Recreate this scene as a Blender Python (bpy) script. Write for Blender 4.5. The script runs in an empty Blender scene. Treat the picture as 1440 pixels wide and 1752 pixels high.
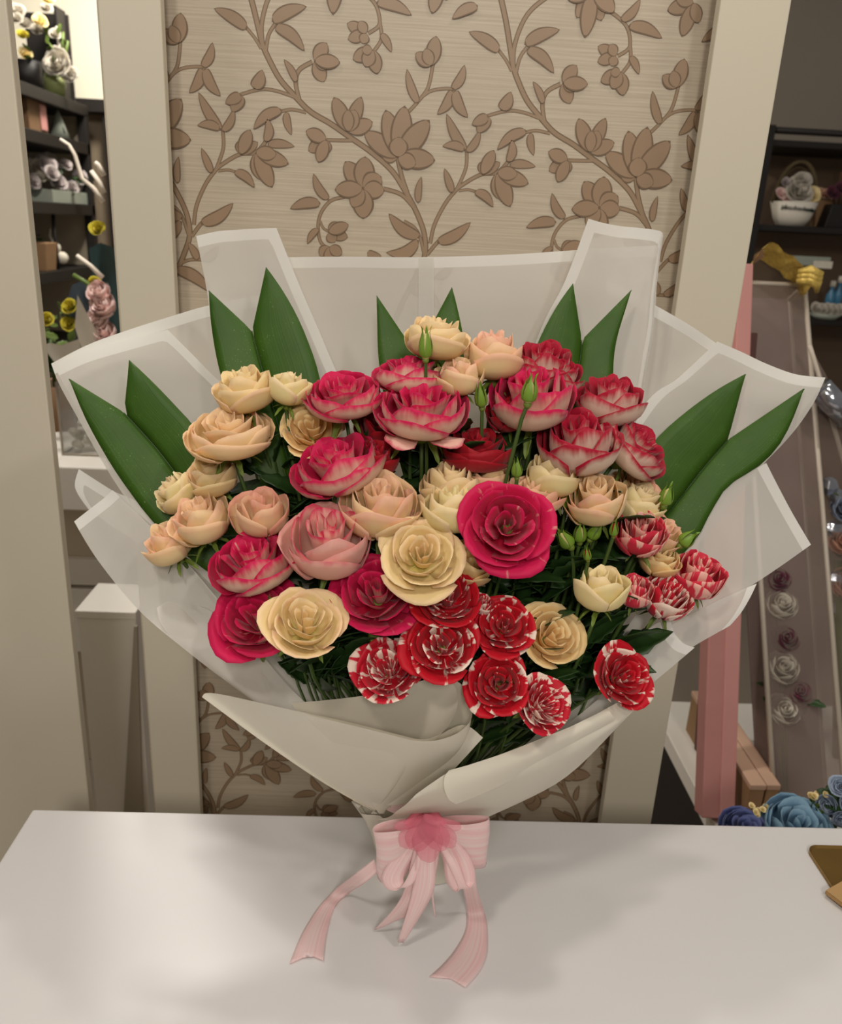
import bpy, bmesh, math, random
from mathutils import Vector, Matrix, noise as mnoise

# ------------------------------------------------------------------ camera
scene = bpy.context.scene
C = scene.collection
F_PX, PITCH, ROLL, YAW = 1400.0, 0.33432, -0.05045, 0.04032
CAM = Vector((0, 0, 1.5))
fwd = Vector((math.sin(YAW) * math.cos(PITCH), math.cos(YAW) * math.cos(PITCH), -math.sin(PITCH)))
_r = Vector((math.cos(YAW), -math.sin(YAW), 0))
_d = fwd.cross(_r)
RIGHT = math.cos(ROLL) * _r + math.sin(ROLL) * _d
DOWN = -math.sin(ROLL) * _r + math.cos(ROLL) * _d
UP = -DOWN
cam_data = bpy.data.cameras.new('camera')
cam_data.sensor_fit = 'HORIZONTAL'
cam_data.sensor_width = 36.0
cam_data.lens = 36.0 * F_PX / 1440.0
cam_data.clip_start = 0.02
cam_data.dof.use_dof = True
cam_data.dof.focus_distance = 0.84
cam_data.dof.aperture_fstop = 9.0
cam = bpy.data.objects.new('camera', cam_data)
C.objects.link(cam)
M3 = Matrix((RIGHT, UP, -fwd)).transposed()
cam.matrix_world = Matrix.Translation(CAM) @ M3.to_4x4()
scene.camera = cam

# ------------------------------------------------------------------ light
vs = scene.view_settings
vs.view_transform = 'Standard'
vs.look = 'None'
vs.gamma = 1.0
vs.use_curve_mapping = False
vs.exposure = 0.10
world = bpy.data.worlds.new('world')
scene.world = world
world.use_nodes = True
world.node_tree.nodes['Background'].inputs[0].default_value = (1.0, 0.95, 0.88, 1)
world.node_tree.nodes['Background'].inputs[1].default_value = 0.17


def area(name, loc, aim, size, power, col=(1.0, 0.93, 0.83)):
    l = bpy.data.lights.new(name, 'AREA')
    l.shape = 'DISK'
    l.size = size
    l.energy = power
    l.color = col
    o = bpy.data.objects.new(name, l)
    C.objects.link(o)
    o.location = loc
    o.rotation_euler = (Vector(aim) - Vector(loc)).to_track_quat('-Z', 'Y').to_euler()
    return o


area('ceiling_and_fill_lamp', (0.62, 0.92, 2.7), (0.1, 0.7, 0.8), 0.10, 5.0, (1.0, 0.92, 0.80))
area('ceiling_and_fill_lamp', (-0.70, 0.90, 2.7), (0.0, 0.7, 0.8), 0.10, 4.5, (1.0, 0.95, 0.90))
area('ceiling_and_fill_lamp', (-0.55, -0.35, 2.75), (-0.05, 0.8, 0.9), 0.20, 8.0, (1.0, 0.93, 0.82))
area('ceiling_and_fill_lamp', (0.85, -0.25, 2.75), (0.2, 0.8, 0.9), 0.20, 6.0, (1.0, 0.95, 0.90))
area('ceiling_and_fill_lamp', (0.1, -1.7, 2.6), (0.0, 0.8, 1.05), 0.5, 22.0, (1.0, 0.93, 0.84))  # unseen fill, added to brighten the fronts of the blooms and paper
area('ceiling_and_fill_lamp', (-1.0, 3.6, 2.75), (-1.2, 4.2, 1.6), 0.25, 30.0, (1.0, 0.94, 0.83))
area('ceiling_and_fill_lamp', (-0.75, 1.75, 2.75), (-0.85, 2.2, 0.9), 0.2, 24.0, (1.0, 0.94, 0.86))  # unseen lamp added to brighten the left bench and its wrapped bouquet
area('ceiling_and_fill_lamp', (1.0, 1.75, 2.75), (1.0, 1.9, 0.5), 0.2, 1.6)

# ------------------------------------------------------------------ helpers
rng = random.Random(7)


def ray(px, py):
    return ((px - 720.0) / F_PX) * RIGHT + ((py - 876.0) / F_PX) * DOWN + fwd


def U(px, py, Y):
    d = ray(px, py)
    return CAM + d * (Y / d.y)


def UZ(px, py, z):
    d = ray(px, py)
    return CAM + d * ((z - CAM.z) / d.z)


def UX(px, py, X):
    d = ray(px, py)
    return CAM + d * (X / d.x)


def mpp(p):
    return (Vector(p) - CAM).dot(fwd) / F_PX


def obj(name, me, parent=None, mat=None, loc=None):
    if isinstance(me, bmesh.types.BMesh):
        bm = me
        me = bpy.data.meshes.new(name)
        bm.to_mesh(me)
        bm.free()
    o = bpy.data.objects.new(name, me)
    C.objects.link(o)
    if parent is not None:
        o.parent = parent
    if mat is not None and len(me.materials) == 0:
        me.materials.append(mat)
    if loc is not None:
        o.location = loc
    return o


def tag(o, label, cat, group=None, kind=None):
    o['label'] = label
    o['category'] = cat
    if group:
        o['group'] = group
    if kind:
        o['kind'] = kind
    return o


def thing(name, loc, label, cat, group=None):
    o = bpy.data.objects.new(name, None)
    o.empty_display_size = 0.02
    C.objects.link(o)
    o.location = loc
    return tag(o, label, cat, group)


def smooth(o):
    for p in o.data.polygons:
        p.use_smooth = True
    return o


def box_bm(x0, y0, z0, x1, y1, z1, bev=0.0, seg=2, bm=None):
    b = bmesh.new()
    v = [b.verts.new((x, y, z)) for z in (z0, z1) for y in (y0, y1) for x in (x0, x1)]
    for f in ((0, 2, 3, 1), (4, 5, 7, 6), (0, 1, 5, 4), (2, 6, 7, 3), (0, 4, 6, 2), (1, 3, 7, 5)):
        b.faces.new([v[i] for i in f])
    if bev > 0:
        bmesh.ops.bevel(b, geom=list(b.edges), offset=bev, segments=seg, affect='EDGES', profile=0.5)
    if bm is None:
        return b
    me = bpy.data.meshes.new('tmp')
    b.to_mesh(me)
    b.free()
    bm.from_mesh(me)
    bpy.data.meshes.remove(me)
    return bm


def hexa_bm(bot, top, bev=0.0):
    """bot, top: 4 points each, same winding"""
    b = bmesh.new()
    v = [b.verts.new(p) for p in bot] + [b.verts.new(p) for p in top]
    b.faces.new(v[0:4][::-1])
    b.faces.new(v[4:8])
    for i in range(4):
        j = (i + 1) % 4
        b.faces.new((v[i], v[j], v[4 + j], v[4 + i]))
    bmesh.ops.recalc_face_normals(b, faces=b.faces)
    if bev > 0:
        bmesh.ops.bevel(b, geom=list(b.edges), offset=bev, segments=2, affect='EDGES', profile=0.5)
    return b


def cr1(p, t):
    """catmull-rom through list p, t in [0,1]"""
    n = len(p) - 1
    if n == 0:
        return p[0]
    s = min(max(t, 0), 1) * n
    i = min(int(s), n - 1)
    u = s - i
    a, b, c, d = p[max(i - 1, 0)], p[i], p[i + 1], p[min(i + 2, n)]
    return 0.5 * ((2 * b) + (c - a) * u + (2 * a - 5 * b + 4 * c - d) * u * u + (3 * b - a - 3 * c + d) * u * u * u)


def tube_bm(pts, radii, seg=7, cap=True, bm=None):
    b = bm or bmesh.new()
    rings = []
    n = len(pts)
    ref = Vector((0.3, 0.8, 0.5)).normalized()
    for i, p in enumerate(pts):
        t = (pts[min(i + 1, n - 1)] - pts[max(i - 1, 0)])
        if t.length < 1e-9:
            t = Vector((0, 0, 1))
        t.normalize()
        a = t.cross(ref)
        if a.length < 1e-3:
            a = t.cross(Vector((1, 0, 0)))
        a.normalize()
        c = t.cross(a)
        r = radii[i] if isinstance(radii, (list, tuple)) else radii
        rings.append([b.verts.new(p + (a * math.cos(k * 2 * math.pi / seg) + c * math.sin(k * 2 * math.pi / seg)) * r) for k in range(seg)])
    for i in range(n - 1):
        for k in range(seg):
            j = (k + 1) % seg
            b.faces.new((rings[i][k], rings[i][j], rings[i + 1][j], rings[i + 1][k]))
    if cap:
        b.faces.new(rings[0][::-1])
        b.faces.new(rings[-1])
    return b


def lathe_bm(prof, seg=24, bm=None, off=Vector((0, 0, 0)), wob=None):
    """prof: list of (r, z); closed at axis if r==0"""
    b = bm or bmesh.new()
    rings = []
    for (r, z) in prof:
        if r < 1e-6:
            rings.append([b.verts.new(off + Vector((0, 0, z)))])
        else:
            rings.append([b.verts.new(off + Vector((r * math.cos(2 * math.pi * k / seg) * (1 if wob is None else wob(k, z)),
                                                    r * math.sin(2 * math.pi * k / seg) * (1 if wob is None else wob(k, z)), z))) for k in range(seg)])
    for A, B in zip(rings[:-1], rings[1:]):
        if len(A) == 1 and len(B) == 1:
            continue
        for k in range(seg):
            j = (k + 1) % seg
            if len(A) == 1:
                b.faces.new((A[0], B[k], B[j]))
            elif len(B) == 1:
                b.faces.new((A[k], A[j], B[0]))
            else:
                b.faces.new((A[k], A[j], B[j], B[k]))
    bmesh.ops.recalc_face_normals(b, faces=b.faces)
    return b


# ------------------------------------------------------------------ materials
def lin(r, g, b):
    f = lambda c: (c / 255.0 / 12.92) if c / 255.0 <= 0.04045 else ((c / 255.0 + 0.055) / 1.055) ** 2.4
    return (f(r), f(g), f(b), 1.0)


def newmat(name):
    m = bpy.data.materials.new(name)
    m.use_nodes = True
    nt = m.node_tree
    bs = nt.nodes['Principled BSDF']
    return m, nt, bs


def mat(name, rgb, rough=0.6, var=0.08, scale=8.0, metal=0.0, spec=0.4, bump=0.0, stretch=(1, 1, 1), alpha=1.0, trans=0.0):
    m, nt, bs = newmat(name)
    c = lin(*rgb)
    tc = nt.nodes.new('ShaderNodeTexCoord')
    mp = nt.nodes.new('ShaderNodeMapping')
    mp.inputs['Scale'].default_value = stretch
    nt.links.new(tc.outputs['Object'], mp.inputs['Vector'])
    nz = nt.nodes.new('ShaderNodeTexNoise')
    nz.inputs['Scale'].default_value = scale
    nz.inputs['Detail'].default_value = 4
    nt.links.new(mp.outputs[0], nz.inputs['Vector'])
    mx = nt.nodes.new('ShaderNodeMix')
    mx.data_type = 'RGBA'
    mx.inputs['A'].default_value = tuple(x * (1 - var) for x in c[:3]) + (1,)
    mx.inputs['B'].default_value = tuple(min(1, x * (1 + var)) for x in c[:3]) + (1,)
    nt.links.new(nz.outputs['Fac'], mx.inputs['Factor'])
    nt.links.new(mx.outputs['Result'], bs.inputs['Base Color'])
    bs.inputs['Roughness'].default_value = rough
    bs.inputs['Metallic'].default_value = metal
    bs.inputs['Specular IOR Level'].default_value = spec
    bs.inputs['Alpha'].default_value = alpha
    bs.inputs['Transmission Weight'].default_value = trans
    if bump > 0:
        bp = nt.nodes.new('ShaderNodeBump')
        bp.inputs['Strength'].default_value = bump
        bp.inputs['Distance'].default_value = 0.002
        nt.links.new(nz.outputs['Fac'], bp.inputs['Height'])
        nt.links.new(bp.outputs[0], bs.inputs['Normal'])
    return m


def node(nt, t, **kw):
    n = nt.nodes.new(t)
    for k, v in kw.items():
        if k in n.inputs:
            n.inputs[k].default_value = v
        else:
            setattr(n, k, v)
    return n


def mixc(nt, fac, a, b):
    n = nt.nodes.new('ShaderNodeMix')
    n.data_type = 'RGBA'
    for sock, v in (('Factor', fac), ('A', a), ('B', b)):
        if isinstance(v, bpy.types.NodeSocket):
            nt.links.new(v, n.inputs[sock])
        else:
            n.inputs[sock].default_value = v
    return n.outputs['Result']


def math_n(nt, op, a, b=None, clamp=False):
    n = nt.nodes.new('ShaderNodeMath')
    n.operation = op
    n.use_clamp = clamp
    for i, v in enumerate((a, b)):
        if v is None:
            continue
        if isinstance(v, bpy.types.NodeSocket):
            nt.links.new(v, n.inputs[i])
        else:
            n.inputs[i].default_value = v
    return n.outputs[0]


def ramp01(nt, x, lo, hi):
    n = nt.nodes.new('ShaderNodeMapRange')
    n.interpolation_type = 'SMOOTHSTEP'
    nt.links.new(x, n.inputs['Value'])
    n.inputs['From Min'].default_value = lo
    n.inputs['From Max'].default_value = hi
    return n.outputs[0]


def petal_attr(nt):
    at = node(nt, 'ShaderNodeAttribute')
    at.attribute_name = 'pc'
    sp = node(nt, 'ShaderNodeSeparateColor')
    nt.links.new(at.outputs['Color'], sp.inputs[0])
    return sp.outputs[0], sp.outputs[1], sp.outputs[2]     # v, |u| margin closeness, outer side


def petal_noise(nt, scale, detail=3, stretch=(6, 1.2, 1)):
    uv = node(nt, 'ShaderNodeUVMap')
    oi = node(nt, 'ShaderNodeObjectInfo')
    mp = node(nt, 'ShaderNodeMapping')
    mp.inputs['Scale'].default_value = stretch
    nt.links.new(uv.outputs[0], mp.inputs['Vector'])
    ad = node(nt, 'ShaderNodeVectorMath', operation='ADD')
    sc = node(nt, 'ShaderNodeVectorMath', operation='SCALE')
    cb = node(nt, 'ShaderNodeCombineXYZ')
    nt.links.new(oi.outputs['Random'], cb.inputs[0])
    nt.links.new(oi.outputs['Random'], cb.inputs[1])
    nt.links.new(cb.outputs[0], sc.inputs[0])
    sc.inputs['Scale'].default_value = 37.0
    nt.links.new(mp.outputs[0], ad.inputs[0])
    nt.links.new(sc.outputs[0], ad.inputs[1])
    nz = node(nt, 'ShaderNodeTexNoise')
    nz.inputs['Scale'].default_value = scale
    nz.inputs['Detail'].default_value = detail
    nt.links.new(ad.outputs[0], nz.inputs['Vector'])
    return nz.outputs['Fac'], oi.outputs['Random']


def finish_petal(nt, bs, col, rough=0.55, tl=0.22):
    nt.links.new(col, bs.inputs['Base Color'])
    bs.inputs['Roughness'].default_value = rough
    bs.inputs['Specular IOR Level'].default_value = 0.25
    bs.inputs['Sheen Weight'].default_value = 0.15
    tr = node(nt, 'ShaderNodeBsdfTranslucent')
    nt.links.new(col, tr.inputs['Color'])
    mx = node(nt, 'ShaderNodeMixShader')
    mx.inputs[0].default_value = tl
    nt.links.new(bs.outputs[0], mx.inputs[1])
    nt.links.new(tr.outputs[0], mx.inputs[2])
    nt.links.new(mx.outputs[0], nt.nodes['Material Output'].inputs[0])


def bicolor_mat(name, pink, deep, cream, blush=0.0):
    m, nt, bs = newmat(name)
    v, mg, side = petal_attr(nt)
    nz, rnd = petal_noise(nt, 1.6, 4, (7, 1.0, 1))
    # outer face: cream with a pink margin; inner face: pink, deeper towards the base
    e = math_n(nt, 'ADD', mg, math_n(nt, 'MULTIPLY', math_n(nt, 'SUBTRACT', nz, 0.5), 0.35))
    margin = ramp01(nt, e, 0.62 - blush, 0.98)
    inner = mixc(nt, ramp01(nt, v, 0.2, 0.9), deep, pink)
    inner2 = mixc(nt, ramp01(nt, nz, 0.62, 0.75), inner, tuple(0.5 * a + 0.5 * b for a, b in zip(pink, cream)))
    outer = mixc(nt, margin, cream, pink)
    outer = mixc(nt, math_n(nt, 'MULTIPLY', rnd, 0.07), outer, inner)
    finish_petal(nt, bs, mixc(nt, side, inner2, outer))
    return m


def cream_mat(name, body, tip, base, tipstart=0.55):
    m, nt, bs = newmat(name)
    v, mg, side = petal_attr(nt)
    nz, rnd = petal_noise(nt, 1.3, 3, (4, 1.0, 1))
    e = math_n(nt, 'ADD', mg, math_n(nt, 'MULTIPLY', math_n(nt, 'SUBTRACT', nz, 0.5), 0.5))
    c = mixc(nt, ramp01(nt, v, 0.05, 0.5), base, body)
    c = mixc(nt, math_n(nt, 'MULTIPLY', ramp01(nt, e, tipstart, 1.05), math_n(nt, 'ADD', math_n(nt, 'MULTIPLY', rnd, 0.8), 0.25)), c, tip)
    finish_petal(nt, bs, c, 0.55, 0.25)
    return m


def stripe_mat(name, red, white, thr=0.5, scale=1.6):
    m, nt, bs = newmat(name)
    v, mg, side = petal_attr(nt)
    nz, rnd = petal_noise(nt, scale, 3, (4.2, 0.55, 1))
    s = math_n(nt, 'ADD', nz, math_n(nt, 'MULTIPLY', math_n(nt, 'SUBTRACT', rnd, 0.5), 0.10))
    s = math_n(nt, 'ADD', s, math_n(nt, 'MULTIPLY', ramp01(nt, mg, 0.6, 1.0), 0.06))
    s = math_n(nt, 'ADD', s, math_n(nt, 'MULTIPLY', side, 0.04))
    c = mixc(nt, ramp01(nt, s, thr - 0.025, thr + 0.03), red, white)
    finish_petal(nt, bs, c, 0.5, 0.18)
    return m


PM = {
    'A': bicolor_mat('petal_bicolor', lin(218, 22, 86), lin(176, 10, 52), lin(248, 220, 190)),
    'AD': bicolor_mat('petal_bicolor_dark', lin(186, 14, 52), lin(140, 6, 28), lin(250, 226, 202), -0.05),
    'AR': bicolor_mat('petal_bicolor_red', lin(176, 14, 34), lin(125, 5, 16), lin(196, 60, 66), 0.35),
    'AP': cream_mat('petal_pale_pink', lin(247, 200, 184), lin(222, 52, 92), lin(244, 206, 184), 0.78),
    'B': cream_mat('petal_cream', lin(250, 229, 170), lin(251, 216, 176), lin(216, 202, 108)),
    'BY': cream_mat('petal_ivory', lin(248, 233, 172), lin(250, 226, 182), lin(208, 204, 104)),
    'BP': cream_mat('petal_peach', lin(250, 226, 172), lin(249, 196, 168), lin(220, 204, 116), 0.52),
    'BB': cream_mat('petal_blush', lin(249, 220, 174), lin(243, 162, 146), lin(222, 206, 132), 0.45),
    'BO': cream_mat('petal_apricot', lin(250, 216, 150), lin(251, 226, 172), lin(234, 182, 108)),
    'C': stripe_mat('petal_striped', lin(204, 10, 34), lin(246, 224, 208), 0.63, 1.25),
    'CW': stripe_mat('petal_striped_pale', lin(206, 24, 48), lin(246, 222, 206), 0.56, 1.5),
    'CP': stripe_mat('petal_striped_coral', lin(222, 48, 74), lin(244, 186, 170), 0.57, 1.2),
    'BL': cream_mat('petal_blue', lin(122, 160, 188), lin(150, 186, 206), lin(66, 104, 140)),
    'BI': cream_mat('petal_indigo', lin(86, 96, 150), lin(120, 130, 180), lin(46, 52, 100)),
    'WH': cream_mat('petal_white', lin(206, 198, 184), lin(214, 206, 192), lin(170, 168, 128)),
    'PK': cream_mat('petal_pink', lin(250, 220, 214), lin(252, 230, 224), lin(240, 200, 194)),
    'PE': cream_mat('petal_carnation', lin(232, 178, 148), lin(242, 208, 184), lin(214, 140, 110)),
    'PU': cream_mat('petal_purple', lin(92, 40, 58), lin(120, 60, 80), lin(60, 24, 36)),
    'HY': cream_mat('petal_hydrangea', lin(160, 176, 200), lin(180, 192, 210), lin(130, 146, 170)),
    'YE': cream_mat('petal_yellow', lin(206, 190, 40), lin(214, 200, 70), lin(150, 150, 30)),
    'LI': cream_mat('petal_lilac', lin(186, 172, 170), lin(206, 196, 192), lin(140, 120, 124)),
}
M_sepal = mat('sepal_green', (112, 132, 52), 0.5, 0.25, 60)
M_stem = mat('stem_green', (70, 92, 40), 0.5, 0.2, 40)
M_leaf = mat('rose_leaf_green', (38, 64, 26), 0.45, 0.3, 25, bump=0.2)
M_leaf2 = mat('young_leaf_green', (92, 112, 44), 0.5, 0.25, 25)
M_black = mat('black_metal', (26, 21, 18), 0.55, 0.2, 10)
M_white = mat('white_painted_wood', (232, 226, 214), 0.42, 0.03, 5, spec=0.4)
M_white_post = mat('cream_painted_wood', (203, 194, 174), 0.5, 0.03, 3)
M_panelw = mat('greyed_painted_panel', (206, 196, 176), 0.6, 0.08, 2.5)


# ------------------------------------------------------------------ structure
TZ = 0.75
WY = 1.15
bm = box_bm(-3.2, -1.5, -0.05, 3.2, 4.65, 0.0)
o = obj('floor', bm, None, mat('floor_tile', (120, 108, 96), 0.5, 0.1, 4))
o['kind'] = 'structure'
o['label'] = 'beige floor of the shop'
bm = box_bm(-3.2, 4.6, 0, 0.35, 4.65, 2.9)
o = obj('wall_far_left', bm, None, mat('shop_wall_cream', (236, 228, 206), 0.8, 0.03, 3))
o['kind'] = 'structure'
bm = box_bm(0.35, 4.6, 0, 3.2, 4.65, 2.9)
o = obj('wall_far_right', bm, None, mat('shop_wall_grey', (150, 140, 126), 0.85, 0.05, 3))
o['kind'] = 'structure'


# wallpapered wall, its printed vines as a low relief of their own
def wallpaper_mat():
    m, nt, bs = newmat('wallpaper_ground')
    tc = node(nt, 'ShaderNodeTexCoord')
    mp = node(nt, 'ShaderNodeMapping')
    mp.inputs['Scale'].default_value = (8, 1, 420)
    nt.links.new(tc.outputs['Object'], mp.inputs[0])
    nz = node(nt, 'ShaderNodeTexNoise')
    nz.inputs['Scale'].default_value = 1.0
    nz.inputs['Detail'].default_value = 5
    nt.links.new(mp.outputs[0], nz.inputs['Vector'])
    c = mixc(nt, ramp01(nt, nz.outputs['Fac'], 0.3, 0.75), lin(178, 163, 142), lin(194, 180, 158))
    nt.links.new(c, bs.inputs['Base Color'])
    bs.inputs['Roughness'].default_value = 0.5
    bp = node(nt, 'ShaderNodeBump')
    bp.inputs['Strength'].default_value = 0.25
    bp.inputs['Distance'].default_value = 0.0006
    nt.links.new(nz.outputs['Fac'], bp.inputs['Height'])
    nt.links.new(bp.outputs[0], bs.inputs['Normal'])
    return m


wx0 = U(215, 700, WY).x
wx1 = U(1275, 300, WY).x
wall = obj('wall_back', box_bm(wx0, WY, 0, wx1, WY + 0.02, 2.6), None, wallpaper_mat())
wall['kind'] = 'structure'
wall['label'] = 'beige wallpapered wall with brown climbing flower vines between white posts'

M_vine_line = mat('vine_outline_brown', (112, 90, 68), 0.5, 0.1, 30)
M_vine_fill = mat('vine_fill_tan', (150, 124, 98), 0.42, 0.14, 22)
M_vine_stem = mat('vine_stem_tan', (148, 124, 98), 0.45, 0.1, 30)
vb = bmesh.new()
S7 = 2.88


def W7(p):
    q = U(260 + p[0] / S7, p[1] / S7, WY)
    return Vector((q.x, 0, q.z))


def poly_print(pts, dy, mi):
    vs_ = [vb.verts.new((p.x, WY - dy, p.z)) for p in pts]
    try:
        f = vb.faces.new(vs_)
        f.material_index = mi
        f.normal_update()
        if f.normal.y > 0:
            f.normal_flip()
    except ValueError:
        pass


_lay = [0]
_sl = [0]
MPW = mpp(U(600, 300, WY))


def print_leaf(base, tip, width, bend=0.0, fat=0.45, flower=False):
    B, T = W7(base), W7(tip)
    ax = T - B
    L = ax.length
    ax.normalize()
    nx = Vector((ax.z, 0, -ax.x))
    w = width / S7 * MPW * 0.5 * (1.45 if flower else 1.0)
    _lay[0] = (_lay[0] + 1) % 9
    l0 = 0.00035 + _lay[0] * 0.00016
    for layer, (k, mi) in enumerate(((1.0, 0), (0.8, 1))):
        left, right = [], []
        N = 12
        for i in range(N + 1):
            t = i / N
            tt = t if layer == 0 else 0.05 + 0.9 * t
            prof = (tt ** fat) * ((1 - tt) ** 0.75) * 1.75
            hw = w * prof * (1 if layer == 0 else 0.86) - (0 if layer == 0 else 0.0006)
            hw = max(hw, 0.00005)
            c = B + ax * (L * tt) + nx * (bend * L * math.sin(tt * math.pi))
            left.append(c + nx * hw)
            right.append(c - nx * hw)
        # strip of quads so concave outlines stay right
        for i in range(N):
            poly_print([left[i], left[i + 1], right[i + 1], right[i]], l0 + layer * 0.0001, mi)


def print_stem(pts, w):
    P_ = [W7(p) for p in pts]
    N = max(8, 5 * len(P_))
    c = [cr1(P_, i / N) for i in range(N + 1)]
    hw0 = w / S7 * MPW * 0.5
    _sl[0] += 1
    z_ = 0.00005 + _sl[0] * 0.000004
    for layer, (k, mi) in enumerate(((1.0, 0), (0.62, 2))):
        for i in range(N):
            t0 = (c[min(i + 1, N)] - c[max(i - 1, 0)]).normalized()
            t1 = (c[min(i + 2, N)] - c[i]).normalized()
            n0 = Vector((t0.z, 0, -t0.x)) * hw0 * k
            n1 = Vector((t1.z, 0, -t1.x)) * hw0 * k
            poly_print([c[i] + n0, c[i + 1] + n1, c[i + 1] - n1, c[i] - n0], z_ + layer * 0.0001, mi)


def print_flower(center, tips, wid):
    for t in tips:
        w = wid if len(t) < 3 else t[2]
        print_leaf(center, t[:2], w, 0.0, 0.75, True)


# main stem and branches (one repeat of the paper)
print_stem([(1190, 1600), (1230, 1500), (1270, 1420), (1310, 1340), (1345, 1250), (1340, 1150), (1300, 1040), (1240, 930), (1180, 840), (1080, 750), (980, 680), (880, 610), (780, 550), (700, 470), (630, 390), (580, 300), (545, 220), (520, 120), (490, 0), (460, -100), (420, -220)], 28)
print_stem([(1270, 1395), (1340, 1368), (1440, 1372)], 18)
print_stem([(545, 220), (540, 120), (570, 0), (620, -80), (720, -160)], 22)
print_stem([(560, 260), (575, 170), (620, 100)], 18)
print_stem([(538, 240), (505, 185), (450, 120)], 16)
print_stem([(730, 510), (708, 410), (725, 345), (790, 305)], 22)
print_stem([(705, 480), (620, 450), (540, 440), (440, 465), (400, 485)], 17)
print_stem([(760, 555), (690, 540), (630, 550)], 16)
print_stem([(985, 692), (930, 692), (860, 690)], 18)
print_stem([(1262, 965), (1230, 870), (1208, 770)], 24)
print_stem([(1255, 560), (1310, 500), (1360, 430), (1385, 310)], 18)
print_stem([(1315, 490), (1370, 450), (1440, 437), (1500, 440)], 16)
print_stem([(1300, 1035), (1230, 960), (1140, 930)], 22)
print_stem([(950, 970), (880, 990), (832, 1050), (818, 1120), (832, 1195), (880, 1230)], 18)
print_stem([(828, 1090), (845, 1125), (880, 1145)], 14)
print_stem([(1340, 1250), (1320, 1170), (1290, 1120), (1240, 1090)], 18)
print_stem([(1370, 1200), (1390, 1110), (1440, 1010), (1490, 945), (1530, 910), (1620, 860), (1700, 850), (1760, 790)], 20)
print_stem([(1355, 1255), (1400, 1200), (1440, 1165)], 20)
print_stem([(1500, 935), (1545, 830), (1550, 740)], 18)
print_stem([(1510, 940), (1560, 935), (1610, 950)], 14)
print_stem([(990, -70), (1050, -30), (1092, 10), (1115, 60), (1118, 125), (1065, 165)], 18)
print_stem([(1122, 110), (1130, 190), (1095, 250)], 18)
# leaves (base, tip, width)
for a in [((470, 140), (305, 42), 75, 0.05), ((590, 105), (762, 32), 80, -0.06), ((605, 128), (752, 252), 76, -0.10),
          ((712, 405), (650, 293), 48, 0.05), ((500, 435), (545, 345), 82, 0.1), ((440, 465), (395, 552), 90, 0), ((440, 470), (362, 510), 70, 0),
          ((640, 540), (500, 637), 70, 0.1), ((660, 550), (687, 667), 52, 0.06), ((1310, 510), (1255, 340), 58, -0.05),
          ((1480, 440), (1540, 320), 62, 0.1), ((1480, 445), (1405, 565), 68, -0.1), ((1490, 445), (1555, 580), 72, 0.1),
          ((870, 985), (795, 855), 62, -0.1), ((830, 1000), (680, 1028), 72, 0.08), ((820, 1125), (765, 1202), 46, 0.08),
          ((1310, 1000), (1327, 870), 48, -0.05), ((1320, 1170), (1165, 1052), 85, -0.1), ((1315, 1185), (1152, 1245), 85, -0.18),
          ((1405, 1195), (1570, 1095), 80, 0.08), ((1545, 745), (1450, 560), 68, -0.05), ((1540, 735), (1430, 720), 58, 0.1), ((1550, 750), (1615, 640), 55, 0.1),
          ((1480, 950), (1440, 830), 52, 0), ((1590, 940), (1680, 1020), 62, -0.12), ((1755, 800), (1770, 685), 62, 0.12), ((1760, 810), (1890, 822), 58, -0.05),
          ((1128, 165), (1180, 258), 50, -0.05), ((1105, 10), (1280, 76), 72, -0.08), 
          ((1060, 1245), (1130, 1262), 60, 0.1), ((1375, 1368), (1335, 1285), 55, 0.05), ((1260, 1410), (1425, 1525), 85, -0.1), ((1400, 1370), (1480, 1300), 60, 0.1)]:
    print_leaf(*a)
# flowers and buds (centre, petal tips)
print_flower((800, 300), [(862, 212, 80), (927, 308, 75), (848, 405, 80), (880, 330, 70)], 70)
print_flower((968, 650), [(895, 478, 90), (1032, 476, 80), (1087, 600, 85), (1000, 540, 90), (965, 540, 70)], 80)
print_flower((860, 690), [(758, 645, 75), (818, 800, 75), (770, 745, 75), (860, 760, 60)], 70)
print_flower((1212, 775), [(1045, 650, 105), (1150, 540, 110), (1245, 520, 120), (1367, 592, 120), (1395, 790, 110), (1300, 812, 90), (1215, 675, 110), (1130, 760, 80)], 100)
print_flower((1040, 930), [(950, 795, 105), (1050, 770, 120), (1130, 870, 120), (1145, 940, 100), (1040, 1078, 120), (985, 1020, 90), (900, 935, 95)], 100)
print_flower((870, 1145), [(968, 1105, 70), (965, 1170, 70), (900, 1195, 70), (920, 1095, 60)], 60)
print_flower((875, 1215), [(825, 1260, 70), (880, 1310, 80), (935, 1255, 70)], 70)
print_flower((1375, 325), [(1400, 178, 85), (1298, 262, 70), (1345, 240, 70)], 70)
print_flower((1055, 165), [(960, 115, 65), (965, 195, 65), (1035, 215, 60), (1020, 105, 60)], 60)
print_flower((1085, 245), [(990, 295, 75), (1110, 365, 80), (1050, 330, 80), (1035, 250, 55)], 70)
print_flower((1625, 860), [(1685, 740, 75), (1715, 800, 60), (1640, 790, 70)], 60)
print_flower((1700, 850), [(1715, 985, 95), (1765, 1020, 95), (1855, 905, 85), (1800, 860, 80)], 80)
print_flower((2171, -58), [(2131, 187, 90), (2276, 62, 90), (2048, 0, 80), (2214, 104, 90), (2090, 90, 80), (2240, -20, 80)], 80)
print_leaf((2310, 104), (2405, -5), 60, 0.1)
print_flower((2665, 15), [(2537, 52, 80), (2609, 181, 80), (2690, 115, 70), (2580, 0, 60)], 70)
print_leaf((2834, 144), (2704, 207), 66, 0.08)
vine_me = bpy.data.meshes.new('vine_print')
vb.to_mesh(vine_me)
vb.free()
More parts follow.
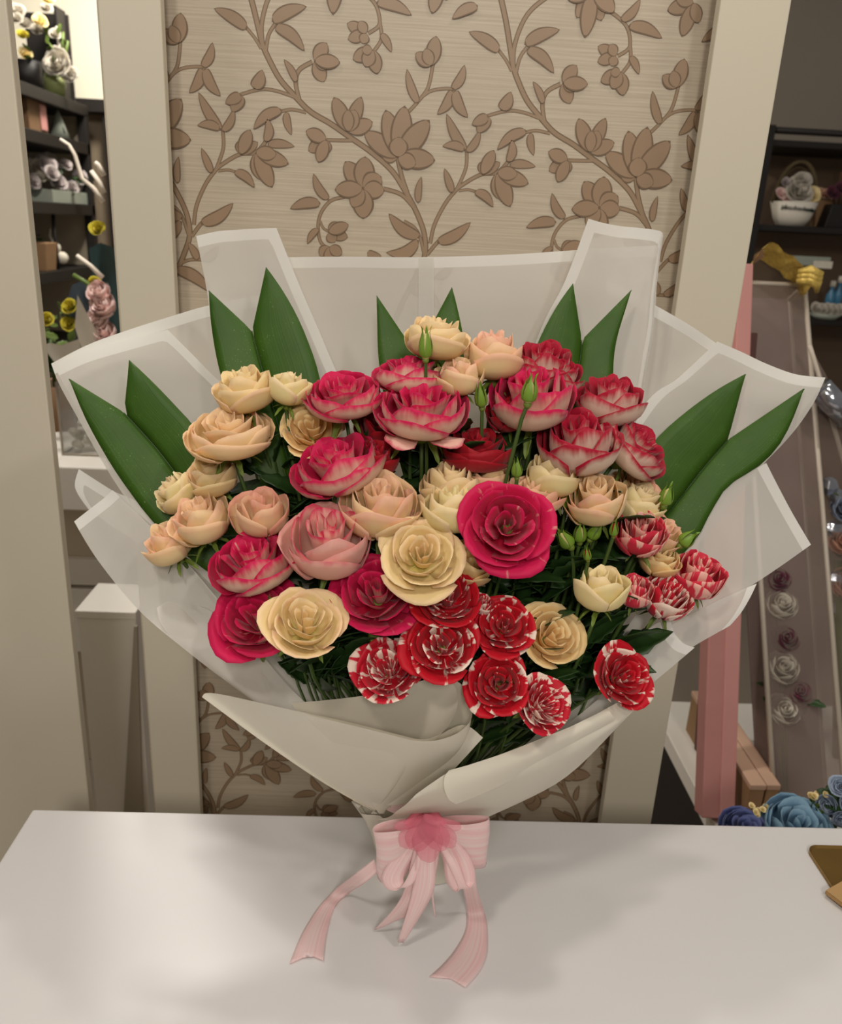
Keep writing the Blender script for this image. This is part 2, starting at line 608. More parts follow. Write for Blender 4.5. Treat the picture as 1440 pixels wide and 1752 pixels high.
for m_ in (M_vine_line, M_vine_fill, M_vine_stem):
    vine_me.materials.append(m_)
PW, PH = 0.2716 * WY, 0.8105 * WY
SK = -0.0075 * WY
for (i, k) in ((-1, 0), (0, 0), (1, 0), (-2, 0), (-1, -1), (0, -1), (-2, -1), (1, -1)):
    lo = min(v.co.x for v in vine_me.vertices)
    # cut the copies at the ends of the wall
    b = bmesh.new()
    b.from_mesh(vine_me)
    bmesh.ops.translate(b, verts=b.verts, vec=(i * PW, 0, i * SK + k * PH))
    for co, no in (((wx0 + 0.002, 0, 0), (-1, 0, 0)), ((wx1 - 0.002, 0, 0), (1, 0, 0))):
        bmesh.ops.bisect_plane(b, geom=list(b.verts) + list(b.edges) + list(b.faces), plane_co=co, plane_no=no, clear_outer=True)
    if len(b.faces) == 0:
        b.free()
        continue
    me = bpy.data.meshes.new('vine_print')
    b.to_mesh(me)
    b.free()
    for m_ in (M_vine_line, M_vine_fill, M_vine_stem):
        me.materials.append(m_)
    obj('vine_print', me, wall)


# posts and side panel
def post(name, xl_top, xr_top, yref, Y, th, label, m):
    x0 = U(xl_top, yref, Y).x
    x1 = U(xr_top, yref, Y).x
    o = obj(name, box_bm(x0, Y, 0, x1, Y + th, 2.6, 0.002), None, m)
    return tag(o, label, 'post')


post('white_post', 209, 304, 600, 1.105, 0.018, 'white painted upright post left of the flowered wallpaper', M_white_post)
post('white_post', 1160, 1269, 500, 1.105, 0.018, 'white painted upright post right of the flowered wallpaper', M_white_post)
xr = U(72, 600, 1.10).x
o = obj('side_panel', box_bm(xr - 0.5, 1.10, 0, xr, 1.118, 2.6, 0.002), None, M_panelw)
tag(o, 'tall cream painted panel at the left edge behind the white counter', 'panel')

# counter
tc0 = UZ(56, 1384, TZ)
tl = thing('counter', (0.3, 0.5, 0), 'white painted counter that the bouquet stands on', 'counter')
off = Vector((0.3, 0.5, 0))


def table_mat():
    m, nt, bs = newmat('counter_white')
    tc = node(nt, 'ShaderNodeTexCoord')
    nz = node(nt, 'ShaderNodeTexNoise')
    nz.inputs['Scale'].default_value = 3.0
    nz.inputs['Detail'].default_value = 5
    nt.links.new(tc.outputs['Object'], nz.inputs['Vector'])
    mp = node(nt, 'ShaderNodeMapping')
    mp.inputs['Scale'].default_value = (14, 70, 1)
    nt.links.new(tc.outputs['Object'], mp.inputs[0])
    n2 = node(nt, 'ShaderNodeTexNoise')
    n2.inputs['Scale'].default_value = 1.0
    n2.inputs['Detail'].default_value = 6
    nt.links.new(mp.outputs[0], n2.inputs['Vector'])
    c = mixc(nt, nz.outputs['Fac'], lin(222, 218, 216), lin(232, 229, 228))
    c = mixc(nt, ramp01(nt, n2.outputs['Fac'], 0.76, 0.80), c, lin(150, 136, 120))
    nt.links.new(c, bs.inputs['Base Color'])
    bs.inputs['Roughness'].default_value = 0.32
    return m


M_table = table_mat()
top = obj('counter_top', box_bm(tc0.x - off.x, 0.12 - off.y, TZ - 0.035, 1.3 - off.x, tc0.y - off.y, TZ, 0.003), tl, M_table)
for (x0, y0, x1, y1) in ((tc0.x + 0.02, 0.16, tc0.x + 0.05, 0.86), (1.22, 0.16, 1.25, 0.86)):
    obj('side_board', box_bm(x0 - off.x, y0 - off.y, 0, x1 - off.x, y1 - off.y, TZ - 0.035, 0.002), tl, M_white)
obj('back_board', box_bm(tc0.x + 0.05 - off.x, 0.82 - off.y, 0.05, 1.22 - off.x, 0.84 - off.y, TZ - 0.035), tl, M_white)

# ------------------------------------------------------------------ roses
def petal_data(r, h, th, half, opn, curl, seed, spiral=0.0, z0=0.0, edge=0.05, nu=8, nv=7, thick=0.022, notch=0.26, ruf=0.03, belly=1.05):
    rr = random.Random(seed)
    ph = rr.uniform(0, 6)
    ph2 = rr.uniform(0, 6)
    amp = ruf * rr.uniform(0.6, 1.4)
    tipw = rr.uniform(-0.06, 0.06)
    G = []
    for j in range(nv + 1):
        row = []
        for i in range(nu + 1):
            u = -1 + 2 * i / nu
            v0 = j / nv
            v = v0 * (1 - notch * abs(u) ** 2.6 + 0.03 * math.sin(4 * u + ph2) * v0)
            a, b = (0.08, 0.0), (r * belly, 0.12 * h)
            c = (r * opn, h)
            rho = (1 - v) ** 2 * a[0] + 2 * v * (1 - v) * b[0] + v * v * c[0]
            z = (1 - v) ** 2 * a[1] + 2 * v * (1 - v) * b[1] + v * v * c[1]
            t = max(0.0, (v - 0.62) / 0.38)
            rho += curl * 0.42 * t * t
            z -= curl * 0.26 * t * t
            rho += edge * abs(u) ** 3 * v + spiral * u
            rho += amp * math.sin(5 * u + ph) * v * v
            z += amp * 0.8 * math.sin(4 * u + ph2) * v * v + tipw * u * v
            rho = max(rho, 0.02)
            phi = th + u * half
            row.append(Vector((rho * math.cos(phi), rho * math.sin(phi), z0 + z)))
        G.append(row)
    # outer shell: displaced along the outward normal
    N = []
    for j in range(nv + 1):
        row = []
        for i in range(nu + 1):
            du = G[j][min(i + 1, nu)] - G[j][max(i - 1, 0)]
            dv = G[min(j + 1, nv)][i] - G[max(j - 1, 0)][i]
            n = du.cross(dv)
            n = n.normalized() if n.length > 1e-9 else Vector((0, 0, 1))
            row.append(n)
        N.append(row)
    return G, N, nu, nv, thick


def add_petal(bm, data, lay_pc, lay_uv, uvoff=0.0):
    G, N, nu, nv, thick = data
    Vi, Vo = [], []
    for j in range(nv + 1):
        ri, ro = [], []
        for i in range(nu + 1):
            u = -1 + 2 * i / nu
            v = j / nv
            mg = max(v ** 1.6, (abs(u) ** 2.2) * min(1, v * 1.6))
            a = bm.verts.new(G[j][i])
            tk = thick * (1.0 - 0.75 * mg)
            b = bm.verts.new(G[j][i] + N[j][i] * tk)
            a[lay_pc] = (v, mg, 0, 1)
            b[lay_pc] = (v, mg, 1, 1)
            ri.append(a)
            ro.append(b)
        Vi.append(ri)
        Vo.append(ro)
    fs = []

    def quad(vs_, uvs):
        f = bm.faces.new(vs_)
        f.smooth = True
        for l, q in zip(f.loops, uvs):
            l[lay_uv].uv = (q[0] + uvoff, q[1])
        fs.append(f)
    for j in range(nv):
        for i in range(nu):
            uv = [(i / nu, j / nv), ((i + 1) / nu, j / nv), ((i + 1) / nu, (j + 1) / nv), (i / nu, (j + 1) / nv)]
            quad((Vi[j][i], Vi[j + 1][i], Vi[j + 1][i + 1], Vi[j][i + 1]), [uv[0], uv[3], uv[2], uv[1]])
            quad((Vo[j][i], Vo[j][i + 1], Vo[j + 1][i + 1], Vo[j + 1][i]), uv)
    for i in range(nu):
        quad((Vi[nv][i], Vo[nv][i], Vo[nv][i + 1], Vi[nv][i + 1]), [(i / nu, 1), (i / nu, 1), ((i + 1) / nu, 1), ((i + 1) / nu, 1)])
    for j in range(nv):
        quad((Vi[j][0], Vo[j][0], Vo[j + 1][0], Vi[j + 1][0]), [(0, j / nv)] * 4)
        quad((Vi[j][nu], Vi[j + 1][nu], Vo[j + 1][nu], Vo[j][nu]), [(1, j / nv)] * 4)


# petal plans: (r, h, theta, half, open, curl, spiral)
def plan_rose(style, seed):
    rr = random.Random(seed)
    core, outer = [], []
    th = rr.uniform(0, 6)
    ga = 2.4
    if style == 'open':
        for k, (r, h) in enumerate(((0.08, .84), (0.14, .84), (0.20, .84), (0.27, .84), (0.34, .84), (0.41, .83), (0.48, .82))):
            core.append((r, h + rr.uniform(-.02, .02), th, 1.35 - k * 0.07, 1.0, 0.05 + 0.04 * k, 0.05))
            th += ga
        for k in range(10):
            r = 0.55 + 0.040 * k
            outer.append((r, 0.80 - 0.026 * k + rr.uniform(-.03, .03), th, 1.0 + rr.uniform(-.06, .1), 1.02 + 0.014 * k, 0.16 + 0.05 * k + rr.uniform(-.1, .1), 0.045 * rr.choice((-1, 1))))
            th += ga + rr.uniform(-.3, .3)
        bel = 1.24
    elif style == 'cup':
        for k, (r, h) in enumerate(((0.09, 1.36), (0.15, 1.36), (0.21, 1.36), (0.28, 1.36), (0.35, 1.35), (0.42, 1.34), (0.48, 1.33))):
            core.append((r, h, th, 1.5 - k * 0.06, 0.95, 0.06 + 0.03 * k, 0.045))
            th += ga
        for k in range(9):
            r = 0.53 + 0.034 * k
            outer.append((r, 1.32 - 0.042 * k, th, 1.15, 0.95 + 0.010 * k, 0.14 + 0.034 * k + rr.uniform(-.08, .12), 0.035))
            th += ga + rr.uniform(-.2, .2)
        bel = 1.52
    elif style == 'flat':        # wide and full: seen from the side
        for k, (r, h) in enumerate(((0.09, 1.06), (0.15, 1.06), (0.21, 1.06), (0.28, 1.06), (0.35, 1.05), (0.42, 1.05), (0.49, 1.04), (0.55, 1.03), (0.61, 1.02))):
            core.append((r, h, th, 1.45 - k * 0.06, 1.0, 0.06 + 0.03 * k, 0.04))
            th += ga
        for k in range(10):
            r = 0.66 + 0.030 * k
            outer.append((r, 1.00 - 0.034 * k, th, 1.08, 0.97 + 0.008 * k, 0.12 + 0.028 * k + rr.uniform(-.05, .07), 0.035))
            th += ga + rr.uniform(-.15, .15)
        bel = 1.5
    else:                        # tight: half-open, taller than wide
        for k, (r, h) in enumerate(((0.10, 1.30), (0.18, 1.31), (0.27, 1.32))):
            core.append((r, h, th, 1.5 - k * 0.06, 0.88, 0.04 + 0.04 * k, 0.05))
            th += ga
        for k in range(7):
            r = 0.36 + 0.052 * k
            outer.append((r, 1.34 - 0.04 * k, th, 1.25, 0.88 + 0.02 * k, 0.10 + 0.045 * k + rr.uniform(-.06, .1), 0.045))
            th += ga + rr.uniform(-.2, .2)
        bel = 1.6
    return core, outer, bel


ROSE_CACHE = {}


def rose_meshes(style, key, seed, res=8):
    ck = (style, key, seed)
    if ck in ROSE_CACHE:
        return ROSE_CACHE[ck]
    core, outer, bel = plan_rose(style, seed)
    allp = []
    for k, p in enumerate(core + outer):
        isc = k < len(core)
        allp.append((petal_data(p[0], p[1], p[2], p[3], p[4], p[5], seed * 31 + k, p[6], belly=bel if not isc else 1.0,
                                nu=res, nv=res - 1, ruf=0.018 if isc else 0.030, notch=0.12 if isc else (0.22 if style == 'open' else 0.30), edge=0.02 if isc else 0.03), isc))
    R = sorted(math.hypot(v.x, v.y) for d, c in allp for row in d[0] for v in row)
    R = R[int(len(R) * 0.985)]
    top = max(v.z for d, c in allp for row in d[0] for v in row)
    meshes = []
    bmc = None
    for k, (d, isc) in enumerate(allp):
        if isc:
            if bmc is None:
                bmc = bmesh.new()
                lp = bmc.verts.layers.float_color.new('pc')
                lu = bmc.loops.layers.uv.new('UVMap')
            add_petal(bmc, d, lp, lu, k * 3.7)
            if k == len(core) - 1:
                bmesh.ops.scale(bmc, verts=bmc.verts, vec=(1 / R,) * 3)
                me = bpy.data.meshes.new('rose_heart')
                bmc.to_mesh(me)
                bmc.free()
                me.materials.append(PM[key])
                meshes.append(me)
        else:
            b = bmesh.new()
            lp = b.verts.layers.float_color.new('pc')
            lu = b.loops.layers.uv.new('UVMap')
            add_petal(b, d, lp, lu, k * 3.7)
            bmesh.ops.scale(b, verts=b.verts, vec=(1 / R,) * 3)
            me = bpy.data.meshes.new('petal')
            b.to_mesh(me)
            b.free()
            me.materials.append(PM[key])
            meshes.append(me)
    ROSE_CACHE[ck] = (meshes, top / R)
    return ROSE_CACHE[ck]


def leaf_mesh(name, L, W, fold, bendz, m, seed=0, n=8):
    """pointed leaf lying along +X from the origin, thickness included"""
    rr = random.Random(seed)
    b = bmesh.new()
    rows = []
    for j in range(n + 1):
        t = j / n
        w = W * (max(t, 0.001) ** 0.55) * ((1 - t) ** 0.7) * 1.55
        w *= 1 + 0.12 * ((j % 2) * 2 - 1) * (0 < j < n)
        z = bendz * t * t
        cx = L * t
        row = []
        for s, dz in ((-1, fold), (-0.5, fold * .45), (0, 0), (0.5, fold * .45), (1, fold)):
            row.append(Vector((cx, s * max(w, 0.0002), z + dz * w / W + rr.uniform(-1, 1) * 0.02 * L * abs(s))))
        rows.append(row)
    th = 0.0006
    T_ = [[b.verts.new(p) for p in r] for r in rows]
    B_ = [[b.verts.new(p - Vector((0, 0, th))) for p in r] for r in rows]
    for j in range(n):
        for i in range(4):
            b.faces.new((T_[j][i], T_[j + 1][i], T_[j + 1][i + 1], T_[j][i + 1]))
            b.faces.new((B_[j][i], B_[j][i + 1], B_[j + 1][i + 1], B_[j + 1][i]))
        b.faces.new((T_[j][0], B_[j][0], B_[j + 1][0], T_[j + 1][0]))
        b.faces.new((T_[j][4], T_[j + 1][4], B_[j + 1][4], B_[j][4]))
    bmesh.ops.recalc_face_normals(b, faces=b.faces)
    me = bpy.data.meshes.new(name)
    b.to_mesh(me)
    b.free()
    for p in me.polygons:
        p.use_smooth = True
    me.materials.append(m)
    return me


LEAVES = [leaf_mesh('leaf', 0.052, 0.017, 0.006, -0.012, M_leaf, 1), leaf_mesh('leaf', 0.042, 0.014, 0.005, -0.006, M_leaf, 2),
          leaf_mesh('leaf', 0.060, 0.020, 0.007, -0.020, M_leaf, 3), leaf_mesh('leaf', 0.036, 0.013, 0.004, 0.006, M_leaf2, 4)]
SEPAL = leaf_mesh('sepal', 1.0, 0.17, 0.10, -0.25, M_sepal, 5, 6)


def hip_mesh():
    b = lathe_bm([(0.0, -0.30), (0.10, -0.28), (0.17, -0.18), (0.20, -0.06), (0.16, 0.02), (0, 0.06)], 10)
    me = bpy.data.meshes.new('rose_hip')
    b.to_mesh(me)
    b.free()
    for p in me.polygons:
        p.use_smooth = True
    me.materials.append(M_sepal)
    return me


HIP = hip_mesh()
BIND = U(726, 1392, 0.79)
FOOT = Vector((BIND.x + 0.002, BIND.y + 0.018, TZ + 0.004))


def bouquet_y(px, py):
    t = (1210 - py) / 650.0
    return 0.665 + 0.185 * max(-0.1, min(1.1, t)) + 0.055 * ((px - 730) / 450.0) ** 2


def axis_of(px, py, ax, ay):
    tv = -ray(px, py).normalized()
    k = math.sqrt(max(0.02, 1 - ax * ax - ay * ay))
    v = RIGHT * ax + UP * ay + tv * k
    return v.normalized()


def basis(axis, spin):
    a = axis.normalized()
    ref = Vector((0, 0, 1)) if abs(a.z) < 0.9 else Vector((1, 0, 0))
    x = ref.cross(a).normalized()
    y = a.cross(x)
    x2 = x * math.cos(spin) + y * math.sin(spin)
    y2 = -x * math.sin(spin) + y * math.cos(spin)
    return Matrix((x2, y2, a)).transposed()


def proj(p):
    d = Vector(p) - CAM
    z = d.dot(fwd)
    return 720 + F_PX * d.dot(RIGHT) / z, 876 + F_PX * d.dot(DOWN) / z


def leaf_ok(p):
    # is this point inside the mouth of the wrapping paper?
    x, y = proj(p)
    if x < 800 and y > 1182:
        return False
    if x >= 800 and y > 1290 - (x - 800) * 0.42:
        return False
    if x > 1105 and y > 960:
        return False
    if y > 880 and x < 275 + (y - 900) * 0.76:
        return False
    return True


def put_leaf(parent, base, me, pos, direction, spin, s=1.0, name='leaf'):
    o = obj(name, me, parent)
    d = direction.normalized()
    ref = Vector((0, 0, 1))
    y = ref.cross(d)
    if y.length < 1e-3:
        y = Vector((0, 1, 0))
    y.normalize()
    z = d.cross(y)
    y2 = y * math.cos(spin) + z * math.sin(spin)
    z2 = d.cross(y2)
    o.matrix_local = Matrix.Translation(pos - base) @ Matrix((d, y2, z2)).transposed().to_4x4() @ Matrix.Scale(s, 4)
    return o


def stem_path(bloom_base, axis, k):
    a = k * 2.399
    r = 0.004 + 0.010 * math.sqrt((k % 40) / 40.0)
    bp = BIND + Vector((math.cos(a) * r, math.sin(a) * r, 0))
    fp = FOOT + Vector((math.cos(a) * r * 1.1, math.sin(a) * r * 1.1, 0))
    L = (bloom_base - bp).length
    p1 = bloom_base - axis * min(0.06, 0.25 * L)
    p2 = bp.lerp(bloom_base, 0.35) - Vector((0, 0, 0.012))
    return [fp, fp.lerp(bp, 0.6), bp, p2, p1.lerp(p2, 0.25), bloom_base]


def rose(k, key, style, px, py, wpx, ax, ay, label, group, dy=0.0, seed=None, hs=1.0, leaves=3, sep=True, name='rose', droop=0):
    rr = random.Random(k * 17 + 3)
    Y = bouquet_y(px, py) + dy
    c = U(px, py, Y)
    R = 0.5 * wpx * mpp(c) * 1.02
    meshes, top = rose_meshes(style, key, seed if seed is not None else 1 + k % 3)
    if style == 'flat':
        hs *= 0.80
    add = {'flat': .17, 'cup': .14, 'tight': .1, 'open': .02}[style]
    ay = min(ay + add, math.sqrt(max(0.1, .90 - ax * ax)))
    axis = axis_of(px, py, ax, ay)
    bb = c - axis * (R * top * hs * 0.52)
    root = thing(name, FOOT, label, 'rose', group)
    base = Vector(FOOT)
    rot = basis(axis, rr.uniform(0, 6.28))
    heart = obj('bloom', meshes[0], root)
    heart.matrix_local = Matrix.Translation(bb - base) @ rot.to_4x4() @ Matrix.Diagonal((R, R, R * hs, 1))
    for me in meshes[1:]:
        obj('petal', me, heart)
    obj('rose_hip', HIP, heart)
    if droop:
        ld = rot.transposed() @ DOWN
        a0 = math.atan2(ld.y, ld.x)
        for q in range(droop):
            b = bmesh.new()
            lp = b.verts.layers.float_color.new('pc')
            lu = b.loops.layers.uv.new('UVMap')
            if droop == 1:
                pd = petal_data(0.90, 0.34, a0 - 0.15, 1.0, 1.12, 0.50, k * 7 + q, 0.03, nu=10, nv=8, notch=0.2, ruf=0.035, belly=1.2)
            else:
                pd = petal_data(0.84, 0.22, a0 + (q - 0.5) * 1.25, 0.42, 1.12, 0.45, k * 7 + q, 0.06, nu=9, nv=8, notch=0.3, ruf=0.05, belly=1.2)
            add_petal(b, pd, lp, lu, q * 2.3)
            me = bpy.data.meshes.new('petal')
            b.to_mesh(me)
            b.free()
            me.materials.append(PM['AP' if droop == 2 else key])
            obj('petal', me, heart)
    if sep:
        for q in range(5):
            o = obj('sepal', SEPAL, heart)
            a = q * 1.2566 + rr.uniform(-.2, .2)
            el = rr.uniform(-0.8, -0.15)
            d = Vector((math.cos(a) * math.cos(el), math.sin(a) * math.cos(el), math.sin(el)))
            y = Vector((0, 0, 1)).cross(d).normalized()
            z = d.cross(y)
            s = rr.uniform(0.55, 0.85)
            o.matrix_local = Matrix.Translation(Vector((math.cos(a) * 0.1, math.sin(a) * 0.1, -0.07))) @ Matrix((d, y, z)).transposed().to_4x4() @ Matrix.Scale(s, 4)
    path = stem_path(bb - axis * (0.25 * R), axis, k)
    N = 14
    pts = [cr1(path, i / N) - base for i in range(N + 1)]
    st = smooth(obj('stem', tube_bm(pts, [0.0022 + 0.0004 * (i == 0) for i in range(N + 1)], 6), root, M_stem))
    for q in range(leaves):
        t = rr.uniform(0.66, 0.88)
        pos = cr1(path, t)
        tan = (cr1(path, t + 0.03) - cr1(path, t - 0.03)).normalized()
        d = tan * 0.6 + Vector((rr.uniform(-1, 1), rr.uniform(-0.5, 0.6), rr.uniform(-0.5, 0.4)))
        if not leaf_ok(pos + d.normalized() * 0.06) or not leaf_ok(pos):
            continue
        me = LEAVES[rr.choice((0, 0, 1, 2, 2, 0, 3) if q == 0 else (0, 1, 2))]
        put_leaf(st, base, me, pos, d, rr.uniform(-1, 1), rr.uniform(0.8, 1.25))
    return root


def bud(k, px, py, wpx, hpx, ax, ay, label, dy=0.0, core='BY', stem_to=None):
    rr = random.Random(k * 91 + 5)
    c = U(px, py, bouquet_y(px, py) + dy)
    w = 0.5 * wpx * mpp(c) * 0.78
    h = hpx * mpp(c) * 0.82
    axis = axis_of(px, py, ax, ay)
    bb = c - axis * h * 0.5
    root = thing('rose_bud', FOOT, label, 'rose bud', 'rose buds in the bouquet')
    base = Vector(FOOT)
    rot = basis(axis, rr.uniform(0, 6))
    b = lathe_bm([(0, -0.02), (0.55, 0.02), (0.92, 0.25), (0.85, 0.5), (0.5, 0.8), (0.12, 0.97), (0, 1.0)], 12)
    me = bpy.data.meshes.new('bud_body')
    b.to_mesh(me)
    b.free()
    me.materials.append(PM_PLAIN[core])
    o = smooth(obj('bud_body', me, root))
    o.matrix_local = Matrix.Translation(bb - base) @ rot.to_4x4() @ Matrix.Diagonal((w * 0.9, w * 0.9, h * 0.9, 1))
    hp = obj('rose_hip', HIP, root)
    hp.matrix_local = Matrix.Translation(bb - base) @ rot.to_4x4() @ Matrix.Scale(w * 2.6, 4)
    for q in range(5):
        s_ = smooth(obj('sepal', bud_sepal(q % 2), root))
        a = q * 1.2566
        s_.matrix_local = Matrix.Translation(bb - base) @ (rot @ Matrix.Rotation(a, 3, 'Z')).to_4x4() @ Matrix.Diagonal((w, w, h, 1))
    path = stem_path(bb - axis * 0.5 * w, axis, k)
    if stem_to is not None:
        path[-2] = U(*stem_to)
    N = 14
    obj('stem', tube_bm([cr1(path, i / N) - base for i in range(N + 1)], 0.0019, 6), root, M_stem)
    return root


_bs = {}


def bud_sepal(var):
    if var in _bs:
        return _bs[var]
    b = bmesh.new()
    rows = []
    for j in range(9):
        t = j / 8
        prof = [(0.0, 0.3), (0.15, 0.98), (0.35, 1.05), (0.55, 0.98), (0.75, 0.78), (0.9, 0.6), (1.08, 0.42 + 0.3 * var), (1.2, 0.5 + 0.5 * var)]
        s = t * (len(prof) - 1)
        i = min(int(s), len(prof) - 2)
        u = s - i
        z = prof[i][0] * (1 - u) + prof[i + 1][0] * u
        r = prof[i][1] * (1 - u) + prof[i + 1][1] * u
        hw = 0.72 * (1 - t) ** 0.8 + 0.03
        rows.append([Vector((r * math.cos(a * hw), r * math.sin(a * hw), z)) for a in (-1, -.4, .4, 1)])
    T_ = [[b.verts.new(p) for p in r] for r in rows]
    B_ = [[b.verts.new(p * 0.97) for p in r] for r in rows]
    for j in range(8):
        for i in range(3):
            b.faces.new((T_[j][i], T_[j][i + 1], T_[j + 1][i + 1], T_[j + 1][i]))
            b.faces.new((B_[j][i], B_[j + 1][i], B_[j + 1][i + 1], B_[j][i + 1]))
    bmesh.ops.recalc_face_normals(b, faces=b.faces)
    me = bpy.data.meshes.new('sepal')
    b.to_mesh(me)
    b.free()
    me.materials.append(M_budgreen)
    _bs[var] = me
    return me


M_budgreen = mat('bud_green', (116, 150, 50), 0.45, 0.2, 300)
PM_PLAIN = {'BY': mat('bud_ivory', (214, 204, 130), 0.5, 0.1, 200), 'C': mat('bud_red', (176, 20, 34), 0.5, 0.3, 300), 'G': mat('bud_leafgreen', (120, 140, 70), 0.5, 0.2, 200)}

